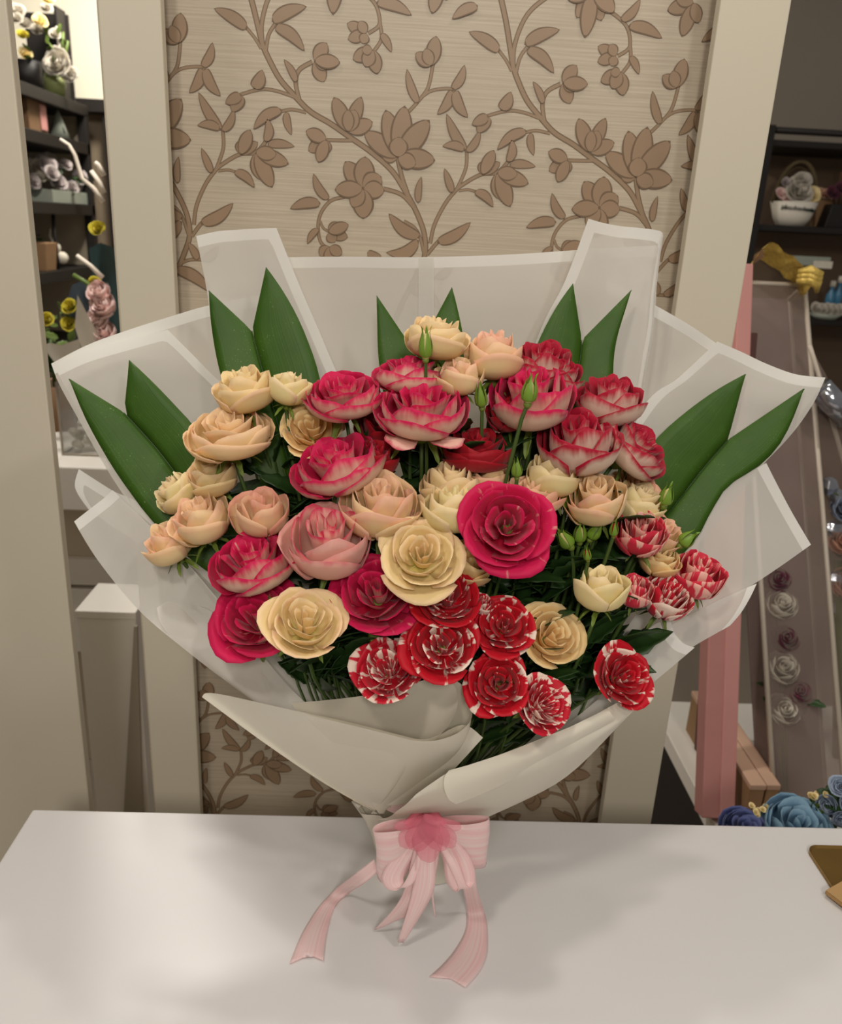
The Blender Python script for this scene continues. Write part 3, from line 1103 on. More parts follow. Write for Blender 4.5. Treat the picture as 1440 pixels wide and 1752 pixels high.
GA = 'pink and cream two-tone roses in the bouquet'
GB = 'cream roses in the bouquet'
GC = 'red and white striped roses in the bouquet'
ROSES = [
    # key, style, px, py, width, ax, ay, dy, hs, group, label
    ('B', 'cup', 418, 664, 92, -.25, .72, 0, .95, GB, 'cream rose before the upper left notched leaf, left of a smaller ivory rose'),
    ('BY', 'tight', 494, 662, 66, .1, .86, 0, .9, GB, 'small ivory half-open rose between two larger blooms under the upper left notched leaf'),
    ('BP', 'flat', 393, 738, 132, -.15, .68, -.01, 1.15, GB, 'broad blush cream rose leaning left below the two uppermost left cream roses'),
    ('BO', 'open', 533, 733, 98, -.1, .50, .014, 1.0, GB, 'apricot rose tucked left of the two-tone pink roses, centre facing up'),
    ('B', 'cup', 362, 810, 80, -.35, .60, .01, 1.0, GB, 'yellowish cream rose under the broad blush rose on the left side'),
    ('BY', 'cup', 300, 842, 70, -.72, .42, .015, 1.0, GB, 'ivory rose turned left with spiky pointed petals against the left notched leaf'),
    ('BP', 'cup', 343, 886, 92, -.4, .62, -.005, 1.0, GB, 'pale pink cream rose right of the leftmost rose'),
    ('BP', 'tight', 288, 926, 82, -.52, .62, 0, .85, GB, 'leftmost cream rose, touching the edge of the left wrapping paper'),
    ('BB', 'tight', 447, 876, 90, -.1, .72, 0, .85, GB, 'half-open blush rose standing alone above the left magenta rose'),
    ('B', 'cup', 745, 576, 98, .1, .90, 0, .85, GB, 'topmost cream rose with thin green sepals in front, before the centre notched leaf'),
    ('BP', 'cup', 845, 605, 88, .05, .80, .005, 1.1, GB, 'pale peach rose at the top right of centre, second highest bloom'),
    ('BP', 'tight', 788, 642, 76, -.1, .80, -.005, .85, GB, 'peach half-open rose right of the upper pink and cream roses, under the two topmost roses'),
    ('BY', 'cup', 945, 810, 84, .05, .84, .005, 1.05, GB, 'ivory rose with wavy rim below the long-stemmed green bud'),
    ('BB', 'flat', 908, 845, 102, .1, .74, .008, 1.15, GB, 'blush pink rose just above and right of the large magenta rose'),
    ('BP', 'cup', 1019, 852, 92, -.05, .66, -.01, 1.05, GB, 'pale peach rose with swirled centre on the right, above the cluster of green buds'),
    ('BY', 'cup', 1092, 858, 80, .40, .66, .01, 1.0, GB, 'ivory rose partly hidden at the right edge beside the right notched leaf'),
    ('BB', 'open', 1086, 828, 72, .40, .50, .025, 1.0, GB, 'pale pink rose peeping from under the rightmost crimson rose'),
    ('BP', 'cup', 836, 812, 64, .15, .75, .02, 1.0, GB, 'small cream rose peeping out behind the large magenta rose'),
    ('B', 'cup', 770, 828, 92, .0, .80, .012, 1.0, GB, 'upper of two stacked cream roses left of the large magenta rose'),
    ('BY', 'cup', 772, 868, 90, .10, .80, -.012, 1.05, GB, 'lower of two stacked ivory roses left of the large magenta rose'),
    ('BP', 'cup', 650, 862, 118, -.05, .66, -.01, 1.0, GB, 'large peach cream rose in the middle, above the pale pink rose'),
    ('BB', 'tight', 704, 884, 44, .05, .70, .01, .9, GB, 'tiny blush rose squeezed between two cream roses in the middle'),
    ('B', 'open', 722, 948, 122, .05, .42, -.03, 1.1, GB, 'large cream rose with swirled centre and one petal rolled down, in the middle'),
    ('BO', 'cup', 804, 960, 76, .15, .60, .005, 1.1, GB, 'shaded apricot rose half hidden right of the large cream rose'),
    ('B', 'open', 524, 1062, 122, .10, .58, -.032, 1.05, GB, 'wide open cream rose at the lower left with cupped petals around a folded centre'),
    ('BO', 'open', 946, 1087, 104, .42, .26, .010, 1.1, GB, 'apricot cream rose turned right, right of the striped roses'),
    ('BY', 'tight', 1026, 1004, 84, .12, .80, -.01, .9, GB, 'ivory half-open rose with a green leaf against it on the right'),
    ('BO', 'cup', 1128, 956, 66, .3, .62, .01, .9, GB, 'brownish peach rose between the coral roses on the right'),
    ('BP', 'cup', 1128, 912, 72, .45, .55, .012, 1.0, GB, 'pale cream rose behind the upper right coral striped rose'),
    ('A', 'flat', 588, 673, 118, -.08, .66, 0, 1.15, GA, 'two-tone pink rose with cream sides at the upper left of the pink group'),
    ('A', 'flat', 700, 638, 108, .0, .78, .012, 1.15, GA, 'two-tone pink and cream rose just below the topmost cream rose'),
    ('A', 'flat', 723, 696, 142, .03, .68, -.015, 1.25, GA, 'largest two-tone pink rose, with cream outer petals hanging below, top centre'),
    ('A', 'flat', 575, 792, 142, -.28, .66, -.005, 1.2, GA, 'two-tone magenta rose leaning left below the apricot rose'),
    ('AR', 'tight', 648, 782, 64, .15, .70, .005, .9, GA, 'small crimson rose right of the left-leaning magenta rose'),
    ('AR', 'cup', 652, 728, 78, -.1, .60, .03, 1.0, GA, 'dark crimson rose in shade behind the largest two-tone rose'),
    ('AR', 'flat', 815, 766, 112, .05, .74, .02, 1.2, GA, 'dark red rose in shade in the gap right of top centre'),
    ('AD', 'cup', 928, 622, 96, .10, .70, .015, .95, GA, 'red-edged white rose at the top right, before the upper right notched leaf'),
    ('AD', 'tight', 966, 640, 58, .30, .62, .005, .9, GA, 'small red-edged rose right of the topmost red-edged rose'),
    ('A', 'cup', 908, 676, 128, -.02, .70, -.005, .9, GA, 'striated pink and cream rose with a green bud standing before it'),
    ('AR', 'cup', 868, 706, 70, -.2, .65, .015, .9, GA, 'crimson rose low on the left of the rose behind the green bud'),
    ('AD', 'cup', 1042, 682, 104, .12, .74, .005, .9, GA, 'rosy rose with creamy outer petal at the far upper right of the pink group'),
    ('AD', 'cup', 988, 754, 118, -.02, .70, -.012, 1.0, GA, 'pink and cream rose seen from the side left of the rightmost crimson rose'),
    ('AD', 'flat', 1086, 762, 122, .66, .42, 0, 1.2, GA, 'rightmost crimson-edged rose turned to the right'),
    ('A', 'open', 867, 897, 142, .05, .22, -.048, 1.0, GA, 'large magenta rose facing forward in the middle right'),
    ('AP', 'cup', 563, 922, 132, -.05, .58, -.015, 1.0, GA, 'pale pink rose with fine pink petal rims in the middle left'),
    ('A', 'flat', 431, 957, 130, -.30, .60, -.008, 1.25, GA, 'magenta rose leaning left in the left half, above another magenta rose'),
    ('A', 'open', 441, 1052, 138, -.22, .45, -.008, 1.1, GA, 'lowest magenta rose on the left, beside the wide open cream rose'),
    ('A', 'open', 643, 1012, 134, -.10, .42, -.005, 1.1, GA, 'rosy pink rose in the middle, below the large cream rose'),
    ('C', 'open', 766, 1018, 104, .05, .50, -.012, 1.0, GC, 'striped red and white rose directly under the large cream rose'),
    ('C', 'open', 756, 1104, 114, .0, .26, -.015, 1.0, GC, 'striped red rose with one white outer petal, front centre'),
    ('C', 'open', 862, 1070, 94, .05, .36, -.008, 1.0, GC, 'striped red rose left of the apricot cream rose'),
    ('CW', 'open', 664, 1144, 104, -.10, .40, -.004, 1.0, GC, 'pale striped rose above the rolled front paper, leftmost of the striped ones'),
    ('C', 'open', 853, 1168, 98, .05, .20, -.012, 1.05, GC, 'deep red striped rose above the lowest striped rose'),
    ('CW', 'open', 930, 1204, 90, .52, .24, -.010, 1.0, GC, 'lowest striped rose, turned right above the right front paper'),
    ('C', 'open', 1068, 1158, 96, .50, .22, -.004, 1.0, GC, 'striped rose standing alone at the lower right on the wrapping paper'),
    ('CP', 'cup', 1094, 910, 80, .15, .56, -.005, 1.0, GC, 'coral pink striped rose beside green buds on the right'),
    ('CP', 'cup', 1193, 982, 86, .30, .62, .0, .95, GC, 'rightmost coral red rose against the lower right paper'),
    ('CP', 'tight', 1084, 1010, 58, .20, .72, .0, .9, GC, 'small pink rose right of the ivory half-open rose'),
    ('CW', 'cup', 1140, 1022, 76, .35, .52, .0, 1.0, GC, 'pink and white striped rose under the rightmost coral rose'),
    ('CW', 'tight', 826, 1032, 36, .20, .60, .0, .9, GC, 'tiny striped rose wedged between two striped roses at the centre'),
]
SCALE_UP = 1.15
for k, (key, style, px, py, w, ax, ay, dy, hs, grp, lab) in enumerate(ROSES):
    rose(k, key, style, px, py, w * SCALE_UP, ax, ay, lab, grp, dy=dy, hs=hs, leaves=5 if grp == GA else 4, sep=True,
         droop=2 if 'hanging below' in lab else (1 if 'rolled down' in lab else 0))

nb = len(ROSES)
BUDS = [
    (728, 590, 30, 58, 0, .95, -.03, 'BY', 'green bud with long sepals before the topmost cream rose'),
    (906, 668, 36, 52, .15, .92, -.055, 'BY', 'green rose bud on a long bare stem before the pink and cream rose'),
    (1140, 848, 32, 42, .25, .88, -.01, 'BY', 'pale green bud against the right notched leaf'),
    (1176, 922, 34, 36, .70, .60, -.01, 'G', 'plump green bud above the rightmost coral rose'),
    (966, 922, 34, 46, -.50, .70, .0, 'BY', 'leftmost green bud of the cluster under the swirled peach rose'),
    (992, 912, 30, 42, .05, .85, .005, 'BY', 'middle green bud of the cluster under the swirled peach rose'),
    (1018, 908, 30, 42, .45, .75, .0, 'G', 'rightmost green bud of the cluster under the swirled peach rose'),
    (884, 802, 24, 36, 0, .92, -.02, 'G', 'small green bud between cream roses above the blush pink rose'),
    (640, 1092, 26, 36, -.5, .75, .012, 'G', 'small green bud above the pale striped rose'),
    (822, 678, 28, 48, -.1, .9, -.01, 'G', 'dull green bud under the peach half-open rose'),
    (714, 1054, 24, 30, -.3, .8, .005, 'BY', 'yellowish green bud above the striped rose with a white petal'),
    (1004, 948, 18, 30, -.1, .85, -.02, 'C', 'tiny red bud below the cluster of green buds'),
    (966, 852, 24, 44, -.05, .93, .01, 'G', 'slim green bud left of the swirled peach rose'),
    (1050, 905, 20, 34, .1, .85, -.02, 'C', 'red bud touching the coral pink striped rose'),
]
for k, (px, py, w, h, ax, ay, dy, core, lab) in enumerate(BUDS):
    st = (878, 770, bouquet_y(878, 770) - .02) if 'long bare stem' in lab else None
    bud(nb + k, px, py, w, h, ax, ay, lab, dy, core, st)

# foliage sprigs that fill the gaps between the blooms
FILL = []
fr = random.Random(21)
for k in range(34):
    px = fr.uniform(470, 1050)
    py = fr.uniform(760, 1190)
    if py > 1120 and (px < 520 or px > 1060):
        continue
    FILL.append((px, py))
FILL += [(480, 1100), (520, 1120), (560, 1100), (600, 1110), (640, 1080), (500, 1140), (560, 1150), (620, 1160), (880, 1000), (920, 1040), (980, 1030), (1000, 1110), (1040, 1120), (1060, 1040), (1010, 1180), (960, 960), (900, 1130), (820, 1110), (800, 1170), (760, 1180), (700, 760), (760, 760), (880, 760), (560, 850), (500, 830), (470, 790), (430, 780), (840, 730), (905, 970), (1010, 1080), (1060, 1060), (1100, 1080), (570, 1150), (520, 1150), (600, 1130), (830, 1230), (990, 1160), (870, 1240), (1000, 960), (940, 1000)]
for k, (px, py) in enumerate(FILL):
    Y = bouquet_y(px, py) + 0.045
    p = U(px, py, Y)
    root = thing('foliage_sprig', FOOT, 'dark green rose foliage sprig filling the gaps between the blooms', 'foliage', 'rose foliage among the blooms')
    base = Vector(FOOT)
    axis = axis_of(px, py, 0, .7)
    path = stem_path(p, axis, 90 + k)
    st = obj('stem', tube_bm([cr1(path, i / 12) - base for i in range(13)], 0.0016, 5), root, M_stem)
    rr = random.Random(k + 500)
    for q in range(7):
        t = 1.0 - q * 0.055
        pos = cr1(path, t)
        tan = (cr1(path, t) - cr1(path, t - 0.05)).normalized()
        d = tan * (0.9 if q == 0 else 0.35) + RIGHT * ((-1) ** q) * 0.7 + Vector((rr.uniform(-.3, .3), rr.uniform(-.5, .3), rr.uniform(-.3, .3)))
        if not leaf_ok(pos + d.normalized() * 0.06) or not leaf_ok(pos):
            continue
        put_leaf(root, base, LEAVES[rr.choice((0, 0, 1, 2, 2, 2))], pos, d, rr.uniform(-.8, .8), rr.uniform(.9, 1.3))

# ------------------------------------------------------------------ notched leaves
def big_leaf_mat():
    m, nt, bs = newmat('notched_leaf_green')
    tc = node(nt, 'ShaderNodeTexCoord')
    nz = node(nt, 'ShaderNodeTexNoise')
    nz.inputs['Scale'].default_value = 30
    nz.inputs['Detail'].default_value = 4
    nt.links.new(tc.outputs['Object'], nz.inputs['Vector'])
    uv = node(nt, 'ShaderNodeUVMap')
    mp = node(nt, 'ShaderNodeMapping')
    mp.inputs['Scale'].default_value = (26, 0.6, 1)
    nt.links.new(uv.outputs[0], mp.inputs[0])
    n2 = node(nt, 'ShaderNodeTexNoise')
    n2.inputs['Scale'].default_value = 1.5
    nt.links.new(mp.outputs[0], n2.inputs['Vector'])
    n3 = node(nt, 'ShaderNodeTexNoise')
    n3.inputs['Scale'].default_value = 700
    nt.links.new(tc.outputs['Object'], n3.inputs['Vector'])
    c = mixc(nt, nz.outputs['Fac'], lin(40, 70, 4), lin(66, 98, 20))
    c = mixc(nt, math_n(nt, 'MULTIPLY', n2.outputs['Fac'], 0.4), c, lin(40, 80, 18))
    dew = math_n(nt, 'MULTIPLY', ramp01(nt, n3.outputs['Fac'], 0.66, 0.72), ramp01(nt, nz.outputs['Fac'], 0.48, 0.6))
    c = mixc(nt, math_n(nt, 'MULTIPLY', dew, 0.6), c, lin(130, 160, 110))
    nt.links.new(c, bs.inputs['Base Color'])
    bs.inputs['Roughness'].default_value = 0.5
    bs.inputs['Specular IOR Level'].default_value = 0.3
    bp = node(nt, 'ShaderNodeBump')
    bp.inputs['Strength'].default_value = 0.25
    bp.inputs['Distance'].default_value = 0.0008
    nt.links.new(math_n(nt, 'ADD', n2.outputs['Fac'], dew), bp.inputs['Height'])
    nt.links.new(bp.outputs[0], bs.inputs['Normal'])
    return m


M_big = big_leaf_mat()


def resample(p, n):
    d = [0]
    for a, b in zip(p[:-1], p[1:]):
        d.append(d[-1] + (b - a).length)
    out = []
    for i in range(n + 1):
        s = d[-1] * i / n
        k = 0
        while k < len(d) - 2 and d[k + 1] < s:
            k += 1
        u = (s - d[k]) / max(1e-9, d[k + 1] - d[k])
        out.append(p[k].lerp(p[k + 1], min(1, max(0, u))))
    return out


def dense(p, n=6):
    return [cr1(p, i / (n * (len(p) - 1))) for i in range(n * (len(p) - 1) + 1)]


def notched_leaf(outL, outR, notch, rib, Yt, Yb, label):
    """outL/outR: pixel outlines tip->base; rib: pixel polyline notch->base"""
    ys = [p[1] for p in outL + outR + rib]
    y0, y1 = min(ys), max(ys)

    def W_(p, fold=0.0):
        t = (p[1] - y0) / (y1 - y0)
        return U(p[0], p[1], Yt + (Yb - Yt) * t + fold)
    b = bmesh.new()
    lu = b.loops.layers.uv.new('UVMap')
    base = W_(rib[-1], 0.006)
    N = 22
    for side, out in ((0, outL), (1, outR)):
        o_ = resample(dense([W_(p, -0.002) for p in out]), N)
        tipw = W_(out[0], -0.002)
        nn = W_(notch, 0.004)
        mid = tipw.lerp(nn, 0.5)
        inner = [tipw, mid, nn] + dense([W_(p, 0.004) for p in [notch] + rib])[1:]
        i_ = resample(inner, N)
        Kw = 5
        gridT, gridB = [], []
        for j in range(N + 1):
            rt, rb = [], []
            for q in range(Kw + 1):
                t = q / Kw
                p = o_[j].lerp(i_[j], t) + Vector((0, -0.0018 * math.sin(t * math.pi), 0))
                rt.append(b.verts.new(p))
                rb.append(b.verts.new(p + Vector((0, 0.0009, 0.0))))
            gridT.append(rt)
            gridB.append(rb)

        def q4(a, uvs):
            try:
                f = b.faces.new(a)
                f.smooth = True
                for l, w in zip(f.loops, uvs):
                    l[lu].uv = w
            except ValueError:
                pass
        for j in range(N):
            for q in range(Kw):
                uv = [(q / Kw + side, j / N), (q / Kw + side, (j + 1) / N), ((q + 1) / Kw + side, (j + 1) / N), ((q + 1) / Kw + side, j / N)]
                A = (gridT[j][q], gridT[j + 1][q], gridT[j + 1][q + 1], gridT[j][q + 1])
                B = (gridB[j][q], gridB[j][q + 1], gridB[j + 1][q + 1], gridB[j + 1][q])
                q4(A, uv)
                q4(B, [uv[0], uv[3], uv[2], uv[1]])
            for q in (0, Kw):
                q4((gridT[j][q], gridB[j][q], gridB[j + 1][q], gridT[j + 1][q]), [(side, j / N)] * 4)
    bmesh.ops.remove_doubles(b, verts=b.verts, dist=1e-5)
    bmesh.ops.recalc_face_normals(b, faces=b.faces)
    root = thing('notched_leaf', FOOT, label, 'leaf', 'notched green leaves behind the roses')
    bmesh.ops.translate(b, verts=b.verts, vec=-Vector(FOOT))
    obj('leaf_blade', b, root, M_big)
    rb = dense([W_(p, 0.003) for p in [notch] + rib])
    rb = resample(rb, 16)
    n = len(rb)
    obj('midrib', tube_bm([p - Vector(FOOT) for p in rb], [0.0004 + 0.0008 * i / n for i in range(n)], 6), root, M_leaf)
    # stalk down to the binding
    pts = [rb[-1], rb[-1].lerp(BIND, 0.5) + Vector((0, 0.02, 0)), BIND + Vector((rng.uniform(-.01, .01), 0.012, 0)), FOOT + Vector((rng.uniform(-.01, .01), 0.012, 0.0))]
    pts = dense(pts, 5)
    obj('leaf_stalk', tube_bm([p - Vector(FOOT) for p in pts], 0.0022, 6), root, M_leaf)


notched_leaf([(118, 648), (148, 720), (190, 795), (228, 850), (262, 893), (330, 960), (480, 1060)], [(221, 616), (262, 655), (305, 700), (335, 735), (372, 800), (430, 880), (520, 1040)],
             (212, 706), [(270, 770), (330, 850), (410, 950), (500, 1050)], 0.905, 0.80, 'notched dark green leaf at the far left with a pale misty right half')
notched_leaf([(357, 497), (360, 545), (368, 600), (380, 650), (410, 740), (480, 900)], [(455, 457), (480, 492), (505, 535), (525, 580), (545, 640), (560, 730), (570, 900)],
             (431, 566), [(445, 620), (465, 690), (490, 780), (520, 900)], 0.925, 0.83, 'notched green leaf at the upper left, tallest of the leaves')
notched_leaf([(644, 505), (645, 545), (648, 620), (665, 720), (700, 850)], [(773, 491), (783, 530), (793, 580), (800, 640), (790, 740), (760, 850)],
             (712, 606), [(718, 660), (725, 740), (730, 850)], 0.93, 0.85, 'notched green leaf at the top centre behind the topmost cream rose')
notched_leaf([(980, 485), (955, 520), (930, 565), (912, 610), (890, 700), (860, 850)], [(1080, 496), (1068, 535), (1056, 575), (1050, 610), (1046, 655), (1020, 740), (930, 860)],
             (995, 582), [(988, 640), (960, 730), (900, 855)], 0.925, 0.84, 'notched green leaf at the upper right behind the red-edged roses')
notched_leaf([(1275, 640), (1225, 668), (1170, 708), (1122, 752), (1090, 800), (1040, 890), (960, 1030)], [(1375, 665), (1358, 712), (1335, 758), (1300, 796), (1245, 832), (1215, 878), (1185, 930), (1110, 1000), (1000, 1080)],
             (1245, 753), [(1200, 805), (1150, 870), (1080, 950), (980, 1055)], 0.915, 0.80, 'notched green leaf at the far right speckled with water drops')

# ------------------------------------------------------------------ wrapping paper
def paper_mat(name='frosted_wrapping_paper', ca=(226, 222, 214), cb=(236, 232, 224), tl=0.38, tpf=0.20):
    m, nt, bs = newmat(name)
    at = node(nt, 'ShaderNodeAttribute')
    at.attribute_name = 'bd'
    sp = node(nt, 'ShaderNodeSeparateColor')
    nt.links.new(at.outputs['Color'], sp.inputs[0])
    band = sp.outputs[0]
    tc = node(nt, 'ShaderNodeTexCoord')
    nz = node(nt, 'ShaderNodeTexNoise')
    nz.inputs['Scale'].default_value = 6
    nz.inputs['Detail'].default_value = 3
    nt.links.new(tc.outputs['Object'], nz.inputs['Vector'])
    inr = ramp01(nt, band, 0.0115, 0.0125)           # 0 in the printed white border, 1 inside
    body = mixc(nt, nz.outputs['Fac'], lin(*ca), lin(*cb))
    c = mixc(nt, inr, lin(248, 246, 240), body)
    df = node(nt, 'ShaderNodeBsdfPrincipled')
    nt.links.new(c, df.inputs['Base Color'])
    df.inputs['Roughness'].default_value = 0.45
    df.inputs['Specular IOR Level'].default_value = 0.3
    tr = node(nt, 'ShaderNodeBsdfTranslucent')
    nt.links.new(c, tr.inputs['Color'])
    tp = node(nt, 'ShaderNodeBsdfTransparent')
    m1 = node(nt, 'ShaderNodeMixShader')
    m1.inputs[0].default_value = tl
    nt.links.new(df.outputs[0], m1.inputs[1])
    nt.links.new(tr.outputs[0], m1.inputs[2])
    m2 = node(nt, 'ShaderNodeMixShader')
    nt.links.new(math_n(nt, 'MULTIPLY', inr, tpf), m2.inputs[0])
    nt.links.new(m1.outputs[0], m2.inputs[1])
    nt.links.new(tp.outputs[0], m2.inputs[2])
    nt.links.new(m2.outputs[0], nt.nodes['Material Output'].inputs[0])
    nt.nodes.remove(bs)
    return m


M_paper = paper_mat()
M_front = paper_mat('creamy_front_paper', (226, 219, 202), (234, 228, 212), 0.16, 0.03)
wrap = thing('bouquet_wrap', FOOT, 'frosted white wrapping paper with white borders folded around the roses', 'wrapping paper')


def sheet(rows, borders='', name='paper_sheet', nu=26, nv=26, world=False, wob=0.0015, seed=0):
    """rows: list of rows of (px,py,Y); the first row is the free rim. borders: T(op) L(eft) R(ight)"""
    Wd = [[Vector(p) if world else U(*p) for p in r] for r in rows]
    cols = []
    G = []
    for j in range(nv + 1):
        tv = j / nv
        ctrl = []
        for r in Wd:
            ctrl.append(r)
        row = []
        for i in range(nu + 1):
            tu = i / nu
            col = [cr1(r, tu) for r in Wd]
            p = cr1(col, tv)
            if wob:
                n = mnoise.noise(Vector((p.x * 9 + seed * 7.1, p.y * 9, p.z * 9)))
                p = p + Vector((0, wob * n * 4 * min(1, 1.2 - tv), 0))
            row.append(p)
        G.append(row)
    b = bmesh.new()
    la = b.verts.layers.float_color.new('bd')
    Vv = []
    for j in range(nv + 1):
        row = []
        for i in range(nu + 1):
            d = 1.0
            if 'T' in borders:
                d = min(d, sum((G[q + 1][i] - G[q][i]).length for q in range(j)))
            if 'L' in borders:
                d = min(d, sum((G[j][q + 1] - G[j][q]).length for q in range(i)))
            if 'R' in borders:
                d = min(d, sum((G[j][q + 1] - G[j][q]).length for q in range(i, nu)))
            v = b.verts.new(G[j][i] - Vector(FOOT))
            v[la] = (d, 0, 0, 1)
            row.append(v)
        Vv.append(row)
    for j in range(nv):
        for i in range(nu):
            try:
                f = b.faces.new((Vv[j][i], Vv[j + 1][i], Vv[j + 1][i + 1], Vv[j][i + 1]))
                f.smooth = True
            except ValueError:
                pass
    return obj(name, b, wrap, M_front if name == 'front_paper' else M_paper)


def arc(cx, cy, *a):
    return a


# back sheet, straight top rim
sheet([[(440, 441, .985), (580, 439, .985), (720, 440, .985), (860, 436, .985), (1000, 427, .985), (1125, 420, .985)],
       [(450, 640, .965), (580, 640, .97), (720, 640, .97), (860, 640, .97), (1000, 640, .97), (1110, 640, .965)],
       [(500, 900, .91), (600, 900, .925), (720, 900, .93), (850, 900, .925), (960, 900, .92), (1050, 900, .91)],
       [(600, 1180, .83), (650, 1180, .845), (720, 1180, .85), (790, 1180, .845), (850, 1180, .84), (900, 1180, .83)],
       [(680, 1385, .795), (700, 1385, .797), (725, 1385, .798), (745, 1385, .798), (765, 1385, .797), (780, 1385, .795)]], 'T', nu=40, seed=1)
# pleat line down the middle of the back sheet: a narrow overlapping strip
sheet([[(716, 440, .984), (742, 440, .983)], [(716, 640, .9685), (742, 640, .9680)], [(714, 900, .928), (745, 900, .928)]], '', nu=3, nv=20, wob=0)
# upper left folded sheet
sheet([[(335, 404, .955), (370, 396, .958), (405, 393, .960), (440, 391, .960), (473, 390, .960)],
       [(354, 500, .948), (394, 497, .951), (434, 495, .953), (474, 493, .953), (514, 492, .953)],
       [(372, 600, .935), (420, 600, .94), (468, 600, .942), (516, 600, .942), (560, 600, .94)],
       [(430, 800, .905), (490, 800, .91), (540, 800, .91), (590, 800, .91), (640, 800, .905)],
       [(560, 1100, .84), (600, 1100, .845), (640, 1100, .845), (670, 1100, .845), (700, 1100, .84)],
       [(690, 1385, .79), (700, 1385, .792), (712, 1385, .793), (722, 1385, .793), (730, 1385, .79)]], 'TR', seed=2, nu=30, nv=40)
# upper right folded sheet
sheet([[(1006, 374, .955), (1030, 381, .957), (1062, 387, .957), (1095, 390, .953), (1131, 396, .945), (1134, 410, .935)],
       [(966, 480, .948), (1000, 486, .950), (1040, 490, .95), (1080, 492, .945), (1118, 496, .937), (1122, 500, .928)],
       [(918, 580, .938), (960, 585, .942), (1010, 590, .942), (1060, 592, .937), (1106, 594, .928), (1110, 596, .92)],
       [(850, 800, .905), (900, 800, .91), (950, 800, .91), (1000, 800, .905), (1060, 800, .90), (1064, 800, .892)],
       [(780, 1100, .845), (820, 1100, .85), (850, 1100, .85), (880, 1100, .845), (920, 1100, .84), (924, 1100, .835)],
       [(735, 1385, .793), (745, 1385, .795), (755, 1385, .795), (765, 1385, .795), (778, 1385, .79), (780, 1385, .785)]], 'TLR', seed=3, nu=36, nv=40)
# outer left: back layer and front layer
sheet([[(88, 622, .93), (150, 590, .935), (215, 566, .94), (290, 542, .945), (360, 522, .95), (470, 500, .955)],
       [(120, 690, .92), (185, 670, .925), (260, 655, .93), (330, 640, .937), (400, 630, .94), (500, 620, .945)],
       [(250, 900, .88), (320, 900, .888), (390, 900, .893), (450, 900, .9), (510, 900, .9), (580, 900, .905)],
       [(480, 1160, .82), (520, 1160, .825), (560, 1160, .83), (600, 1160, .835), (640, 1160, .838), (670, 1160, .838)],
       [(680, 1385, .783), (690, 1385, .785), (700, 1385, .786), (710, 1385, .787), (718, 1385, .788), (725, 1385, .788)]], 'T', seed=4, nu=34, nv=34)
sheet([[(93, 625, .918), (140, 603, .921), (190, 588, .924), (240, 575, .926), (287, 564, .926)],
       [(118, 672, .912), (170, 660, .916), (225, 645, .92), (285, 630, .922), (348, 625, .922)],
       [(150, 730, .902), (215, 725, .907), (280, 715, .91), (345, 705, .912), (410, 700, .912)],
       [(270, 925, .862), (330, 915, .868), (390, 905, .872), (450, 900, .876), (510, 900, .878)],
       [(490, 1160, .805), (520, 1160, .808), (560, 1160, .812), (600, 1160, .815), (630, 1160, .815)],
       [(670, 1385, .775), (680, 1385, .777), (690, 1385, .778), (700, 1385, .78), (705, 1385, .78)]], 'TR', seed=5, nu=30, nv=40)
# outer right: back layer and front layer
sheet([[(1040, 480, .955), (1112, 518, .95), (1178, 556, .945), (1245, 600, .94), (1320, 634, .935), (1410, 648, .925)],
       [(1010, 620, .945), (1080, 640, .94), (1150, 660, .937), (1220, 680, .932), (1290, 690, .927), (1375, 700, .92)],
       [(940, 900, .905), (1000, 900, .902), (1060, 900, .898), (1120, 900, .893), (1180, 890, .888), (1245, 870, .88)],
       [(800, 1160, .838), (840, 1160, .838), (880, 1160, .835), (920, 1160, .83), (960, 1160, .825), (1000, 1160, .82)],
       [(740, 1385, .788), (748, 1385, .788), (756, 1385, .787), (764, 1385, .786), (772, 1385, .785), (780, 1385, .783)]], 'T', seed=6, nu=34, nv=34)
sheet([[(1226, 584, .926), (1268, 602, .926), (1310, 622, .924), (1360, 640, .920), (1412, 646, .912)],
       [(1160, 645, .922), (1215, 650, .922), (1270, 665, .92), (1330, 685, .915), (1385, 700, .908)],
       [(1095, 700, .914), (1150, 720, .914), (1215, 740, .912), (1275, 750, .907), (1335, 765, .9)],
       [(980, 900, .878), (1035, 900, .878), (1090, 900, .874), (1150, 900, .868), (1210, 890, .862)],
       [(830, 1160, .815), (860, 1160, .815), (900, 1160, .812), (940, 1160, .808), (970, 1160, .805)],
       [(755, 1385, .78), (760, 1385, .78), (768, 1385, .778), (776, 1385, .777), (785, 1385, .775)]], 'TL', seed=7, nu=30, nv=40)
